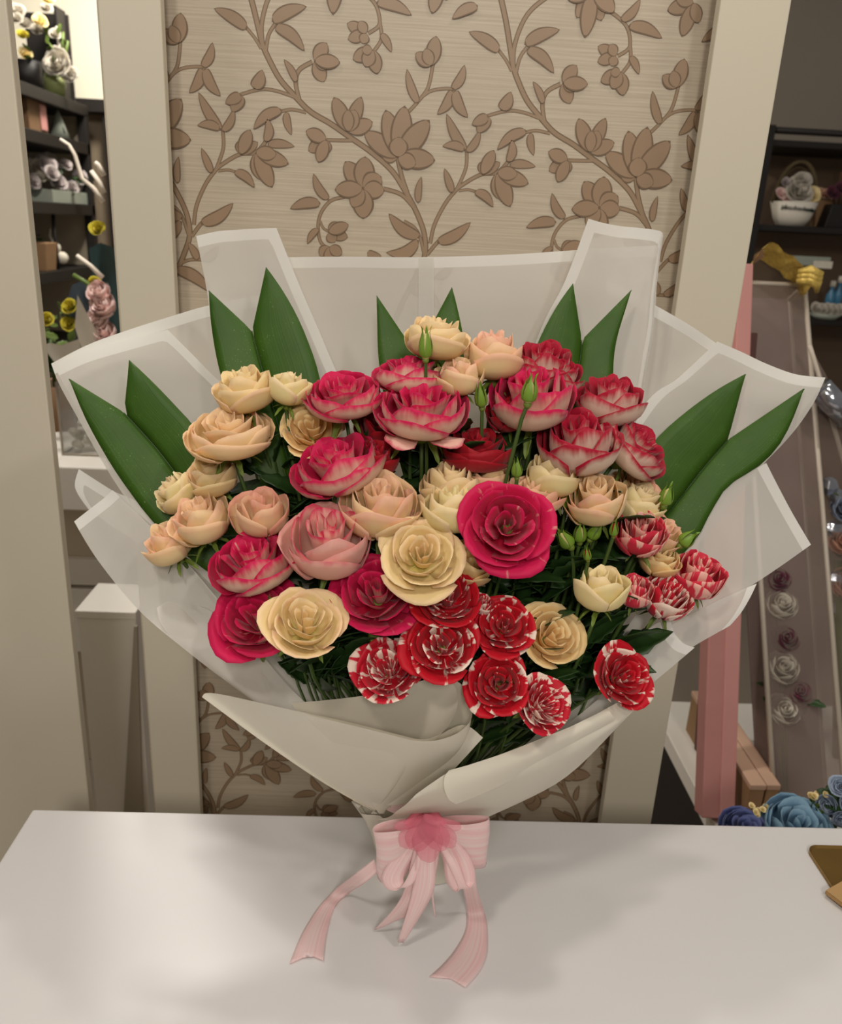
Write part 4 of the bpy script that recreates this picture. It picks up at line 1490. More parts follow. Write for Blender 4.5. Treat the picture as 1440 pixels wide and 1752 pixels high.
# lower left: strip behind and long folded sheet in front
sheet([[(134, 803, .90), (128, 835, .895), (150, 870, .89)], [(190, 838, .885), (185, 868, .88), (190, 900, .875)],
       [(262, 880, .865), (255, 910, .86), (250, 945, .855)], [(420, 1050, .815), (410, 1080, .81), (400, 1110, .80)]], 'TL', seed=8, nu=14, nv=24)
sheet([[(193, 838, .858), (178, 852, .856), (160, 866, .853), (142, 880, .85), (127, 892, .846)],
       [(250, 893, .835), (232, 910, .832), (212, 928, .829), (192, 946, .826), (172, 962, .822)],
       [(330, 975, .800), (308, 995, .796), (285, 1012, .792), (262, 1030, .788), (238, 1045, .784)],
       [(420, 1080, .757), (396, 1094, .752), (372, 1108, .747), (348, 1118, .742), (325, 1116, .737)],
       [(505, 1185, .735), (486, 1194, .728), (466, 1200, .722), (448, 1204, .716), (430, 1196, .710)],
       [(640, 1300, .742), (630, 1306, .738), (620, 1312, .734), (610, 1316, .73), (600, 1320, .726)],
       [(700, 1390, .762), (694, 1390, .758), (688, 1390, .755), (682, 1390, .752), (676, 1390, .75)]], 'T', seed=9, nu=20, nv=44)
# small rolled cone on its rim
sheet([[(268, 1040, .778), (276, 1068, .762), (300, 1096, .752), (335, 1112, .748), (362, 1100, .752), (373, 1070, .76), (362, 1046, .768), (340, 1036, .775)],
       [(300, 1030, .785), (312, 1060, .765), (335, 1086, .755), (360, 1104, .75), (385, 1104, .752), (398, 1088, .758), (396, 1070, .765), (385, 1055, .772)],
       [(380, 1070, .768), (392, 1090, .758), (405, 1108, .75), (420, 1122, .745), (435, 1126, .745), (440, 1120, .748), (440, 1110, .752), (436, 1100, .756)]], '', seed=10, nu=28, nv=14, wob=0)
# inner lining on the left between that sheet and the roses
sheet([[(255, 905, .86), (300, 930, .858), (340, 960, .855), (380, 990, .85)], [(330, 1000, .825), (370, 1020, .82), (410, 1050, .815), (450, 1080, .81)],
       [(430, 1130, .77), (460, 1140, .77), (500, 1160, .77), (540, 1180, .77)], [(620, 1330, .765), (640, 1330, .765), (660, 1330, .765), (680, 1330, .765)]], '', seed=11, nu=14, nv=20)
# lower right folded sheets
sheet([[(1312, 793, .872), (1335, 838, .866), (1360, 885, .859), (1387, 932, .850)],
       [(1240, 838, .862), (1262, 890, .852), (1290, 945, .842), (1318, 978, .836)],
       [(1185, 920, .842), (1200, 970, .828), (1222, 1010, .818), (1250, 1025, .813)],
       [(1110, 1020, .81), (1125, 1050, .80), (1145, 1075, .79), (1165, 1085, .785)],
       [(1010, 1160, .77), (1020, 1175, .762), (1030, 1188, .755), (1040, 1195, .75)],
       [(860, 1310, .757), (865, 1316, .752), (870, 1322, .748), (875, 1326, .745)],
       [(765, 1390, .765), (770, 1390, .76), (776, 1390, .757), (782, 1390, .755)]], 'T', seed=12, nu=20, nv=44)
sheet([[(1296, 1000, .812), (1285, 1022, .805), (1268, 1048, .797), (1248, 1070, .79)],
       [(1215, 1035, .800), (1208, 1062, .79), (1198, 1085, .78), (1182, 1108, .772)],
       [(1120, 1090, .775), (1125, 1115, .765), (1122, 1140, .755), (1112, 1158, .748)],
       [(1030, 1190, .742), (1040, 1205, .732), (1050, 1216, .724), (1056, 1226, .718)],
       [(880, 1310, .742), (890, 1320, .735), (900, 1330, .73), (910, 1340, .726)],
       [(770, 1390, .758), (776, 1390, .753), (782, 1390, .75), (790, 1390, .748)]], 'T', seed=13, nu=16, nv=40)
sheet([[(1146, 1056, .772), (1152, 1080, .765), (1168, 1100, .760), (1188, 1108, .758)],
       [(1110, 1075, .768), (1118, 1102, .760), (1136, 1124, .754), (1160, 1132, .752)],
       [(1060, 1120, .757), (1068, 1150, .748), (1085, 1172, .742), (1105, 1178, .74)]], 'T', seed=14, nu=14, nv=12, wob=0)

# front left sheet: rim runs right along the front, rolls over and comes back
rim = [(345, 1194, .690), (352, 1187, .694), (378, 1189, .692), (440, 1201, .684), (520, 1219, .672), (600, 1237, .662), (680, 1256, .654), (725, 1264, .652),
       (758, 1250, .655), (776, 1225, .662), (783, 1198, .672), (776, 1172, .682), (752, 1157, .690), (715, 1166, .694), (640, 1187, .700), (560, 1197, .708), (497, 1202, .715)]
n = len(rim)
low = [(640 + 6 * math.cos(i / (n - 1) * 5), 1392, .742 + 0.0012 * i) for i in range(n)]
bulge = [(350, 1207), (360, 1214), (395, 1226), (450, 1258), (520, 1290), (580, 1310), (640, 1318), (690, 1316), (712, 1306), (722, 1296), (724, 1285), (718, 1275), (705, 1270), (690, 1275), (660, 1285), (620, 1295), (600, 1300)]
mid1, mid2 = [], []
for i in range(n):
    r, l = rim[i], low[i]
    mid1.append((r[0] * .66 + l[0] * .34, r[1] * .66 + l[1] * .34 + (6 if i < 8 else 0), r[2] * .66 + l[2] * .34 - 0.012))
    mid2.append((r[0] * .3 + l[0] * .7, r[1] * .3 + l[1] * .7 + (8 if i < 8 else 0), r[2] * .3 + l[2] * .7 - 0.010))
sheet([rim, mid1, mid2, low], '', 'front_paper', nu=90, nv=26, seed=15, wob=0.0006)
# outer roll of the same sheet, ending at the right
rim2 = [(520, 1221, .668), (640, 1250, .655), (720, 1268, .648), (775, 1258, .650), (805, 1232, .656), (806, 1200, .668), (795, 1176, .678), (770, 1160, .688), (748, 1158, .694)]
n2 = len(rim2)
low2 = [(648 + 10 * i / n2, 1392, .738 + .002 * i) for i in range(n2)]
end = [(640, 1300), (690, 1310), (735, 1312), (780, 1300), (822, 1268), (800, 1260), (780, 1250), (760, 1250), (740, 1250)]
mid_a = [(r[0] * .6 + l[0] * .4 + (34 if 2 < i < 6 else 10), r[1] * .6 + l[1] * .4 - (6 if 2 < i < 6 else 0), r[2] * .6 + l[2] * .4 - .010) for i, (r, l) in enumerate(zip(rim2, low2))]
sheet([rim2, mid_a, low2], '', 'front_paper', nu=50, nv=20, seed=16, wob=0)
sheet([[(735, 1268, .676), (790, 1240, .670), (826, 1262, .664)], [(700, 1312, .692), (745, 1308, .683), (788, 1304, .676)], [(662, 1378, .728), (690, 1376, .722), (724, 1372, .716)]], '', 'front_paper', nu=10, nv=12, wob=0)
# front right sheet, crossing over the left one
sheet([[(1112, 1178, .712), (1060, 1200, .702), (1000, 1232, .690), (930, 1262, .678), (860, 1288, .668), (805, 1306, .660), (768, 1320, .655), (740, 1338, .654), (712, 1358, .656)],
       [(1092, 1206, .706), (1040, 1236, .694), (985, 1262, .682), (920, 1290, .670), (860, 1312, .661), (806, 1330, .655), (762, 1345, .652), (728, 1358, .655), (696, 1374, .66)],
       [(1060, 1240, .702), (1015, 1272, .690), (960, 1304, .680), (905, 1328, .672), (856, 1344, .668), (805, 1356, .666), (760, 1366, .668), (716, 1376, .674), (680, 1386, .682)],
       [(960, 1335, .718), (930, 1350, .712), (900, 1364, .706), (868, 1374, .702), (836, 1382, .70), (800, 1386, .70), (756, 1390, .702), (710, 1394, .706), (664, 1398, .71)],
       [(835, 1398, .742), (820, 1402, .738), (805, 1405, .734), (790, 1406, .731), (770, 1406, .729), (745, 1406, .728), (715, 1405, .729), (680, 1404, .732), (640, 1402, .738)]], '', 'front_paper', nu=44, nv=26, seed=17, wob=0.0006)
# rolled lip in the middle of the front right sheet
sheet([[(768, 1318, .652), (760, 1330, .646), (760, 1350, .642), (768, 1368, .646), (780, 1376, .654)],
       [(830, 1300, .660), (826, 1312, .655), (826, 1328, .651), (832, 1342, .654), (842, 1350, .660)],
       [(930, 1264, .676), (930, 1272, .672), (934, 1282, .669), (940, 1290, .672), (946, 1296, .677)],
       [(1040, 1212, .696), (1042, 1216, .693), (1046, 1222, .691), (1050, 1227, .692), (1054, 1230, .695)]], '', 'front_paper', nu=14, nv=24, wob=0)
# gathered foot of the paper under the bow
rings = []
fb = bmesh.new()
nseg = 64
la = fb.verts.layers.float_color.new('bd')
for j in range(13):
    t = j / 12
    z = (BIND.z + 0.012) * (1 - t) + (TZ + 0.001) * t
    r = 0.034 + 0.012 * max(0, 0.35 - t)
    ring = []
    for k in range(nseg):
        a = 2 * math.pi * k / nseg
        rr_ = r * (1 + 0.07 * math.sin(9 * a + 2 * t) + 0.03 * math.sin(17 * a))
        v = fb.verts.new((BIND.x - 0.012 + 0.010 * t + rr_ * (1.80 - .60 * t) * math.cos(a) - FOOT.x, BIND.y + 0.016 * t + rr_ * 0.75 * math.sin(a) - FOOT.y, z - FOOT.z))
        v[la] = (1, 0, 0, 1)
        ring.append(v)
    rings.append(ring)
for A, B in zip(rings[:-1], rings[1:]):
    for k in range(nseg):
        f = fb.faces.new((A[k], A[(k + 1) % nseg], B[(k + 1) % nseg], B[k]))
        f.smooth = True
obj('gathered_paper', fb, wrap, M_front)

# ------------------------------------------------------------------ ribbon bow
def ribbon_mat():
    m, nt, bs = newmat('pink_satin_ribbon')
    tc = node(nt, 'ShaderNodeTexCoord')
    uv = node(nt, 'ShaderNodeUVMap')
    mp = node(nt, 'ShaderNodeMapping')
    mp.inputs['Scale'].default_value = (9, 0.8, 1)
    nt.links.new(uv.outputs[0], mp.inputs[0])
    nz = node(nt, 'ShaderNodeTexNoise')
    nz.inputs['Scale'].default_value = 1.2
    nt.links.new(mp.outputs[0], nz.inputs['Vector'])
    c = mixc(nt, ramp01(nt, nz.outputs['Fac'], 0.3, 0.7), lin(253, 214, 214), lin(255, 236, 233))
    nt.links.new(c, bs.inputs['Base Color'])
    bs.inputs['Roughness'].default_value = 0.42
    bs.inputs['Sheen Weight'].default_value = 0.3
    tr = node(nt, 'ShaderNodeBsdfTranslucent')
    nt.links.new(c, tr.inputs['Color'])
    mx = node(nt, 'ShaderNodeMixShader')
    mx.inputs[0].default_value = 0.3
    nt.links.new(bs.outputs[0], mx.inputs[1])
    nt.links.new(tr.outputs[0], mx.inputs[2])
    nt.links.new(mx.outputs[0], nt.nodes['Material Output'].inputs[0])
    return m


M_rib = ribbon_mat()
M_knot = mat('rose_pink_ribbon', (238, 130, 148), 0.6, 0.12, 60)
KN = U(728, 1402, .716)
bow = thing('ribbon_bow', FOOT + Vector((0.0, -0.04, 0)), 'pink satin ribbon bow tied around the foot of the bouquet', 'bow')
BW = Vector(bow.location)


def strip(A, B, name, n=26, k=6, crown=0.0, cut=0.0, m=None, th=0.0005):
    """ribbon between two rail polylines"""
    a = resample(dense([Vector(p) for p in A], 8), n)
    c = resample(dense([Vector(p) for p in B], 8), n)
    b = bmesh.new()
    lu = b.loops.layers.uv.new('UVMap')
    gT, gB = [], []
    for j in range(n + 1):
        rt, rb = [], []
        jj = j
        t0 = (a[min(j + 1, n)] - a[max(j - 1, 0)]).normalized()
        ac = (c[j] - a[j])
        nn = t0.cross(ac)
        nn = nn.normalized() if nn.length > 1e-9 else Vector((0, -1, 0))
        for q in range(k + 1):
            t = q / k
            p = a[j].lerp(c[j], t) + nn * (crown * math.sin(t * math.pi) + 0.0006 * math.sin(7 * t + j * 0.3))
            if cut and j == n:
                p = p - t0 * cut * (1 - abs(2 * t - 1))
            q1, q2 = Vector(p), p - nn * th
            if q1.z < TZ + 0.0014 or q2.z < TZ + 0.0014:
                lift = TZ + 0.0014 + 0.0003 * q - min(q1.z, q2.z)
                q1.z += lift
                q2.z += lift
            rt.append(b.verts.new(q1 - BW))
            rb.append(b.verts.new(q2 - BW))
        gT.append(rt)
        gB.append(rb)
    for j in range(n):
        for q in range(k):
            uvs = [(q / k, j / n), (q / k, (j + 1) / n), ((q + 1) / k, (j + 1) / n), ((q + 1) / k, j / n)]
            for f_, w in (((gT[j][q], gT[j + 1][q], gT[j + 1][q + 1], gT[j][q + 1]), uvs), ((gB[j][q], gB[j][q + 1], gB[j + 1][q + 1], gB[j + 1][q]), [uvs[0], uvs[3], uvs[2], uvs[1]])):
                f = b.faces.new(f_)
                f.smooth = True
                for l, x in zip(f.loops, w):
                    l[lu].uv = x
        for q in (0, k):
            b.faces.new((gT[j][q], gB[j][q], gB[j + 1][q], gT[j + 1][q]))
    for q in range(k):
        for j in (0, n):
            b.faces.new((gT[j][q], gB[j][q], gB[j][q + 1], gT[j][q + 1]))
    bmesh.ops.recalc_face_normals(b, faces=b.faces)
    return obj(name, b, bow, m or M_rib)


# band around the paper
bandA, bandB = [], []
for k in range(25):
    a = 2 * math.pi * k / 24
    for L_, z in ((bandA, KN.z + 0.006), (bandB, KN.z - 0.016)):
        L_.append(Vector((BIND.x - 0.006 + 0.056 * math.cos(a), BIND.y - .01 + 0.042 * math.sin(a), z)))
strip(bandA, bandB, 'tie_band', n=48, k=3)
# loops: rails given in pixels with their own depths
def R3(l):
    return [U(*p) for p in l]


strip(R3([(722, 1402, .714), (690, 1400, .706), (655, 1408, .700), (640, 1416, .694), (642, 1424, .686), (668, 1424, .682), (700, 1418, .686), (722, 1410, .700)]),
      R3([(712, 1420, .714), (690, 1450, .714), (662, 1478, .716), (646, 1494, .712), (652, 1510, .700), (676, 1514, .694), (698, 1490, .694), (716, 1440, .702)]), 'loop', n=40, k=8, crown=0.001)
strip(R3([(738, 1402, .714), (770, 1396, .706), (808, 1394, .702), (834, 1396, .696), (834, 1404, .688), (806, 1410, .684), (770, 1412, .688), (740, 1410, .700)]),
      R3([(748, 1420, .714), (770, 1446, .716), (800, 1464, .716), (828, 1472, .714), (828, 1484, .704), (800, 1484, .698), (770, 1466, .698), (744, 1436, .704)]), 'loop', n=40, k=8, crown=0.001)
strip(R3([(724, 1404, .704), (700, 1430, .696), (672, 1466, .690), (652, 1500, .688), (660, 1520, .684), (684, 1520, .676), (706, 1480, .680), (728, 1420, .694)]),
      R3([(736, 1412, .702), (720, 1440, .692), (704, 1470, .686), (690, 1500, .684), (694, 1516, .680), (706, 1512, .674), (718, 1480, .678), (736, 1424, .692)]), 'loop', n=36, k=6, crown=0.001)
strip(R3([(730, 1404, .704), (746, 1440, .694), (758, 1474, .690), (762, 1506, .688), (774, 1524, .684), (784, 1520, .676), (766, 1480, .680), (736, 1420, .694)]),
      R3([(742, 1404, .702), (772, 1430, .692), (800, 1462, .688), (812, 1490, .686), (810, 1512, .682), (798, 1516, .674), (780, 1470, .678), (744, 1416, .692)]), 'loop', n=36, k=6, crown=0.001)
# short pointed tails over the middle
strip(R3([(716, 1408, .690), (704, 1470, .684), (684, 1540, .690), (640, 1592, .712)]),
      R3([(738, 1408, .690), (732, 1470, .682), (716, 1540, .686), (694, 1570, .700)]), 'tail', n=20, k=6, cut=0.0)
strip(R3([(722, 1406, .686), (712, 1470, .678), (702, 1540, .680), (680, 1612, .690)]),
      R3([(752, 1406, .688), (744, 1470, .680), (740, 1530, .680), (690, 1614, .690)]), 'tail', n=20, k=6)
strip(R3([(730, 1408, .694), (736, 1470, .688), (738, 1520, .690), (744, 1568, .700)]),
      R3([(756, 1408, .694), (750, 1470, .690), (742, 1520, .694), (746, 1570, .702)]), 'tail', n=20, k=5)


# long tails: fall from the bow and lie on the counter
def tbl(px, py, dz=0.0012):
    return UZ(px, py, TZ + dz)


strip([U(640, 1470, .712), U(606, 1496, .716), tbl(574, 1522, .012), tbl(548, 1548, .004), tbl(524, 1584), tbl(508, 1616), tbl(495, 1650)],
      [U(646, 1492, .708), U(622, 1512, .712), tbl(596, 1530, .008), tbl(574, 1548, .003), tbl(562, 1586), tbl(556, 1616), tbl(553, 1646)], 'tail', n=34, k=6, cut=0.010)
strip([U(786, 1488, .704), U(792, 1520, .704), tbl(798, 1560, .006), tbl(796, 1592, .002), tbl(778, 1626), tbl(756, 1652), tbl(734, 1672)],
      [U(812, 1480, .704), U(816, 1520, .702), tbl(828, 1560, .006), tbl(834, 1600, .002), tbl(832, 1636), tbl(820, 1664), tbl(796, 1692)], 'tail', n=34, k=6, cut=0.006)
# deep pink tulle knot in the middle of the bow
b = bmesh.new()
for q in range(7):
    a = -1.1 + q * 0.36
    p0 = U(728 + 14 * math.sin(a), 1392, .704)
    p1 = U(728 + 52 * math.sin(a), 1398 + 44 * math.cos(a), .690)
    tube_bm([p0 - BW, p0.lerp(p1, .35) - BW + Vector((0, -0.003, 0)), p0.lerp(p1, .7) - BW], [0.005, 0.005, 0.0015], 8, True, b)
smooth(obj('knot', b, bow, M_knot))

def tulle_mat():
    m, nt, bs = newmat('pink_tulle')
    uv = node(nt, 'ShaderNodeTexCoord')
    nz = node(nt, 'ShaderNodeTexNoise')
    nz.inputs['Scale'].default_value = 90
    nt.links.new(uv.outputs['Object'], nz.inputs['Vector'])
    c = mixc(nt, nz.outputs['Fac'], lin(238, 112, 138), lin(246, 146, 162))
    nt.links.new(c, bs.inputs['Base Color'])
    bs.inputs['Roughness'].default_value = 0.7
    tp = node(nt, 'ShaderNodeBsdfTransparent')
    mx = node(nt, 'ShaderNodeMixShader')
    mx.inputs[0].default_value = 0.74
    nt.links.new(bs.outputs[0], mx.inputs[1])
    nt.links.new(tp.outputs[0], mx.inputs[2])
    nt.links.new(mx.outputs[0], nt.nodes['Material Output'].inputs[0])
    return m


M_tulle = tulle_mat()
for q in range(7):
    a = -1.25 + q * 0.42
    ex, ey = 731 + 48 * math.sin(a), 1400 + (58 + 14 * (q % 2)) * math.cos(a)
    ws = 24
    yq = .684 - .0012 * q
    strip(R3([(724, 1394, yq), (0.45 * 724 + .55 * ex - ws, 0.45 * 1394 + .55 * ey, yq - .008), (ex - 12, ey, yq - .008)]),
          R3([(738, 1394, yq), (0.45 * 738 + .55 * ex + ws, 0.45 * 1394 + .55 * ey, yq - .008), (ex + 12, ey + 2, yq - .008)]), 'tulle', n=12, k=5, crown=0.002, m=M_tulle)

# ------------------------------------------------------------------ the shop behind
_bl = {}


def blossom_mesh(style, key):
    if (style, key) not in _bl:
        meshes, _t = rose_meshes(style, key, 3, 6)
        b = bmesh.new()
        for m_ in meshes:
            b.from_mesh(m_)
        me = bpy.data.meshes.new('blossom')
        b.to_mesh(me)
        b.free()
        me.materials.append(PM[key])
        _bl[(style, key)] = me
    return _bl[(style, key)]


def blossom(parent, base, style, key, pos, R, axis=Vector((0, -.5, .8)), spin=0.0, name='blossom'):
    o = obj(name, blossom_mesh(style, key), parent)
    o.matrix_local = Matrix.Translation(Vector(pos) - Vector(base)) @ basis(Vector(axis), spin).to_4x4() @ Matrix.Scale(R, 4)
    return o


def bx(parent, base, name, lo, hi, m, bev=0.002):
    lo, hi = Vector(lo) - Vector(base), Vector(hi) - Vector(base)
    return obj(name, box_bm(lo.x, lo.y, lo.z, hi.x, hi.y, hi.z, bev), parent, m)


def tb(parent, base, name, pts, r, m, seg=7):
    return smooth(obj(name, tube_bm([Vector(p) - Vector(base) for p in pts], r, seg), parent, m))


def leafy(parent, base, pos, n, spread, L, m_i, seed, up=0.6):
    rr = random.Random(seed)
    for q in range(n):
        d = Vector((rr.uniform(-1, 1), rr.uniform(-1, .4), rr.uniform(-.2, 1) * up))
        put_leaf(parent, Vector(base), LEAVES[m_i], Vector(pos) + Vector((rr.uniform(-1, 1), rr.uniform(-.6, .6), rr.uniform(-.5, .5))) * spread, d, rr.uniform(-1, 1), L)


M_green_pot = mat('green_ceramic', (126, 134, 82), 0.5, 0.15, 30)
M_dkgreen = mat('dark_green_plastic', (24, 54, 44), 0.45, 0.1, 20)
M_kraft = mat('kraft_card', (120, 90, 62), 0.8, 0.12, 30)
M_kraft2 = mat('kraft_wrap', (150, 116, 82), 0.7, 0.12, 30)
M_pinkcard = mat('pink_card', (196, 138, 132), 0.6, 0.08, 12)
M_greycard = mat('grey_glass_card', (150, 156, 144), 0.3, 0.1, 12)
M_teal = mat('teal_paper', (44, 66, 66), 0.5, 0.2, 20)
M_navy = mat('slate_paper', (60, 70, 80), 0.5, 0.2, 20)
M_paperw = mat('white_kraft_paper', (226, 218, 204), 0.6, 0.06, 14)
M_branch = mat('white_branch', (228, 216, 200), 0.6, 0.08, 30)
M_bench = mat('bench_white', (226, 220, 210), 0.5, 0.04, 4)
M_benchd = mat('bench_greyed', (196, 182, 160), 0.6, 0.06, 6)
M_grey = mat('plain_grey', (158, 148, 132), 0.6, 0.06, 5)
M_clear_edge = mat('plastic_edge', (196, 184, 168), 0.35, 0.05, 20)
M_gold = mat('gold_mesh_ribbon', (224, 188, 96), 0.4, 0.45, 120, metal=0.35, bump=1.0)
M_brass = mat('brushed_brass', (150, 118, 62), 0.32, 0.15, 25, metal=0.8)
M_dried = mat('dried_brown', (88, 58, 38), 0.8, 0.2, 40)
M_blueglass = mat('blue_bottle', (66, 118, 150), 0.2, 0.15, 25)
M_silver = mat('silver_foil', (170, 172, 180), 0.12, 0.3, 60, metal=0.85, bump=0.5)
M_ink = mat('ink', (40, 52, 48), 0.7, 0.1, 20)
M_stone = mat('white_pebble', (214, 206, 190), 0.7, 0.12, 60)
M_wicker = mat('wicker_brown', (92, 78, 52), 0.8, 0.2, 60)


def clear_mat(name, tint, milk, gloss=0.12):
    m, nt, bs = newmat(name)
    tc = node(nt, 'ShaderNodeTexCoord')
    nz = node(nt, 'ShaderNodeTexNoise')
    nz.inputs['Scale'].default_value = 7
    nz.inputs['Detail'].default_value = 4
    nt.links.new(tc.outputs['Object'], nz.inputs['Vector'])
    bs.inputs['Base Color'].default_value = tint
    bs.inputs['Roughness'].default_value = gloss
    tp = node(nt, 'ShaderNodeBsdfTransparent')
    mx = node(nt, 'ShaderNodeMixShader')
    fac = math_n(nt, 'ADD', math_n(nt, 'MULTIPLY', math_n(nt, 'SUBTRACT', nz.outputs['Fac'], 0.5), milk), 1 - milk, True)
    nt.links.new(fac, mx.inputs[0])
    nt.links.new(bs.outputs[0], mx.inputs[1])
    nt.links.new(tp.outputs[0], mx.inputs[2])
    nt.links.new(mx.outputs[0], nt.nodes['Material Output'].inputs[0])
    return m


M_clear = clear_mat('clear_plastic', lin(150, 132, 122), 0.34)
M_glass = clear_mat('clear_glass', lin(170, 170, 165), 0.25, 0.05)

# ---- black shelving along the left side of the shop
SX = -1.40
ZS = [1.936, 1.78, 1.524, 1.26, 0.95]
base = Vector((SX - .18, 3.6, 0))
t = thing('shelf_rack', base, 'tall black shelf rack full of flower arrangements in the left gap', 'shelf')
for z in ZS:
    bx(t, base, 'shelf_board', (SX - .36, 3.05, z - .045), (SX, 4.04, z), M_black)
for (x, y) in ((SX - .02, 4.02), (SX - .34, 4.02), (SX - .34, 3.07)):
    bx(t, base, 'post', (x - .02, y - .02, 0), (x + .02, y + .02, 1.9), M_black)
tb(t, base, 'rod', [(SX - .03, 3.62, 1.26), (SX - .03, 3.62, 1.48)], .008, M_black)
bx(t, base, 'back_panel', (SX - .375, 3.05, 0.4), (SX - .361, 4.04, 1.9), mat('rack_back_beige', (190, 176, 152), 0.8, 0.1, 6))
bx(t, base, 'end_panel', (SX - .36, 4.042, 0.4), (SX - .04, 4.055, 1.9), mat('rack_end_taupe', (196, 182, 158), 0.8, 0.1, 6))
base = Vector((SX + .2, 4.3, 0))
t = thing('wall_shelf', base, 'black shelf against the far cream wall behind the left post', 'shelf')
bx(t, base, 'shelf_board', (SX - .36, 4.2, 1.93), (SX + .6, 4.58, 1.985), M_black)
for x in (SX + .56,):
    bx(t, base, 'post', (x, 4.22, 0), (x + .04, 4.26, 1.93), M_black)
bx(t, base, 'post', (SX + .0, 4.22, 0), (SX + .04, 4.26, 1.93), M_black)
bx(t, base, 'side_panel', (SX - .36, 4.3, 0), (SX + .56, 4.33, 1.93), mat('shelf_back_taupe', (120, 106, 88), 0.8, 0.08, 6))

# things on the rack
def onx(px, py, X, z):
    q = UX(px, py, X)
    return Vector((X, q.y, z))


p = onx(46, 120, -1.475, ZS[0])
t = thing('flower_arrangement', p, 'white and yellow flower arrangement on top of the left black rack', 'flowers', None)
tb(t, p, 'vase', [p, p + Vector((0, 0, .10))], [.05, .06], M_black, 12)
rr = random.Random(4)
for q in range(16):
    d = Vector((rr.uniform(-.09, .11), rr.uniform(-.06, .08), rr.uniform(.02, .36)))
    blossom(t, p, 'open', 'YE' if q in (3, 7) else ('WH' if q % 3 else 'BY'), p + d, rr.uniform(.02, .034), Vector((.4, -.7, .5)), q)
leafy(t, p, p + Vector((0.02, 0, .16)), 16, .11, 1.1, 3, 5)
p = Vector((-1.435, 3.93, ZS[0]))
t = thing('black_display_board', p, 'black display board standing on the left rack behind a white orchid', 'board')
bx(t, p, 'board', p + Vector((-.16, 0, 0)), p + Vector((.02, .015, .33)), M_black)
bx(t, p, 'board_wing', p + Vector((.0, -.10, 0)), p + Vector((.012, .0, .34)), M_black)
p = UZ(118, 150, ZS[0] + .0)
p = Vector((U(120, 140, 3.80).x, 3.80, ZS[0]))
p.x = min(p.x, SX - .045)
t = thing('potted_orchid', p, 'white orchid in a squat green pot at the corner of the left rack', 'potted plant')
smooth(obj('pot', lathe_bm([(0, 0), (.036, 0), (.045, .05), (.036, .09), (.03, .088), (0, .08)], 18), t, M_green_pot))
blossom(t, p, 'open', 'WH', U(103, 112, 3.76), .062, Vector((-.2, -.9, .3)), 0)
blossom(t, p, 'open', 'WH', U(118, 128, 3.77), .035, Vector((.3, -.8, .2)), 1)
for (a, b_) in (((97, 45), (104, 100)), ((108, 55), (106, 100)), ((116, 70), (110, 104))):
    tb(t, p, 'flower_stem', [U(b_[0], b_[1], 3.79), U(a[0], a[1], 3.79)], [.007, .005], M_paperw if a[0] < 100 else M_leaf2)
leafy(t, p, U(112, 70, 3.79), 4, .02, 1.0, 3, 8, 1.0)
leafy(t, p, U(128, 130, 3.80), 5, .025, .8, 0, 9, .4)

p = onx(44, 190, -1.46, ZS[1])
t = thing('gift_box', p, 'brown kraft gift box with a pink floral front on the second rack shelf', 'box')
bx(t, p, 'box_body', p + Vector((-.12, -.05, 0)), p + Vector((.03, .12, .125)), M_kraft)
bx(t, p, 'pink_front', p + Vector((.031, .055, .012)), p + Vector((.034, .115, .105)), M_pinkcard)
bx(t, p, 'white_bow', p + Vector((-.03, -.02, .125)), p + Vector((.02, .02, .14)), M_paperw)
p = onx(100, 215, -1.45, ZS[1])
t = thing('frosted_flower_bag', p, 'pale frosted paper cone on the second rack shelf beside the kraft box', 'bag')
smooth(obj('bag_cone', lathe_bm([(0, 0), (.045, 0), (.02, .07), (.006, .11), (0, .11)], 14), t, M_greycard))
tb(t, p, 'bag_tie', [p + Vector((.0, -.0, .10)), p + Vector((.03, -.02, .02))], .004, M_black)
p = onx(88, 310, -1.50, ZS[2])
t = thing('flower_basket', p, 'lilac and white flowers in a long pale box on the third rack shelf', 'flowers')
bx(t, p, 'trough', p + Vector((-.10, -.22, 0)), p + Vector((.08, .24, .05)), M_greycard)
rr = random.Random(9)
for q in range(15):
    blossom(t, p, 'open', ('LI', 'WH', 'LI')[q % 3], p + Vector((rr.uniform(.0, .10), rr.uniform(-.25, .28), rr.uniform(.06, .19))), rr.uniform(.022, .04), Vector((.6, -.6, .4)), q)
leafy(t, p, p + Vector((.05, 0, .09)), 18, .11, 1.1, 0, 10)
p = onx(66, 450, -1.47, ZS[3])
t = thing('terracotta_pot', p, 'square brown pot with dark moss on the fourth rack shelf', 'pot')
obj('pot_body', hexa_bm([(-.05, -.05, 0), (.05, -.05, 0), (.05, .05, 0), (-.05, .05, 0)], [(-.06, -.06, .11), (.06, -.06, .11), (.06, .06, .11), (-.06, .06, .11)], .003), t, M_kraft2)
leafy(t, p, p + Vector((0, 0, .13)), 8, .04, .8, 0, 12)
p = onx(97, 455, -1.45, ZS[3])
t = thing('white_figurine', p, 'white ornament of stacked balls with a curl on the fourth rack shelf', 'ornament')
for (d, r_) in (((-.02, 0, .03), .03), ((.022, .01, .045), .026), ((.0, .005, .085), .022)):
    smooth(obj('ball', lathe_bm([(0, -r_)] + [(r_ * math.sin(a * math.pi / 8), -r_ * math.cos(a * math.pi / 8)) for a in range(1, 8)] + [(0, r_)], 14, off=Vector(d)), t, M_stone))
tb(t, p, 'curl', [p + Vector((0, 0, .1)), p + Vector((-.02, 0, .13)), p + Vector((-.012, 0, .16))], [.008, .006, .003], M_stone)

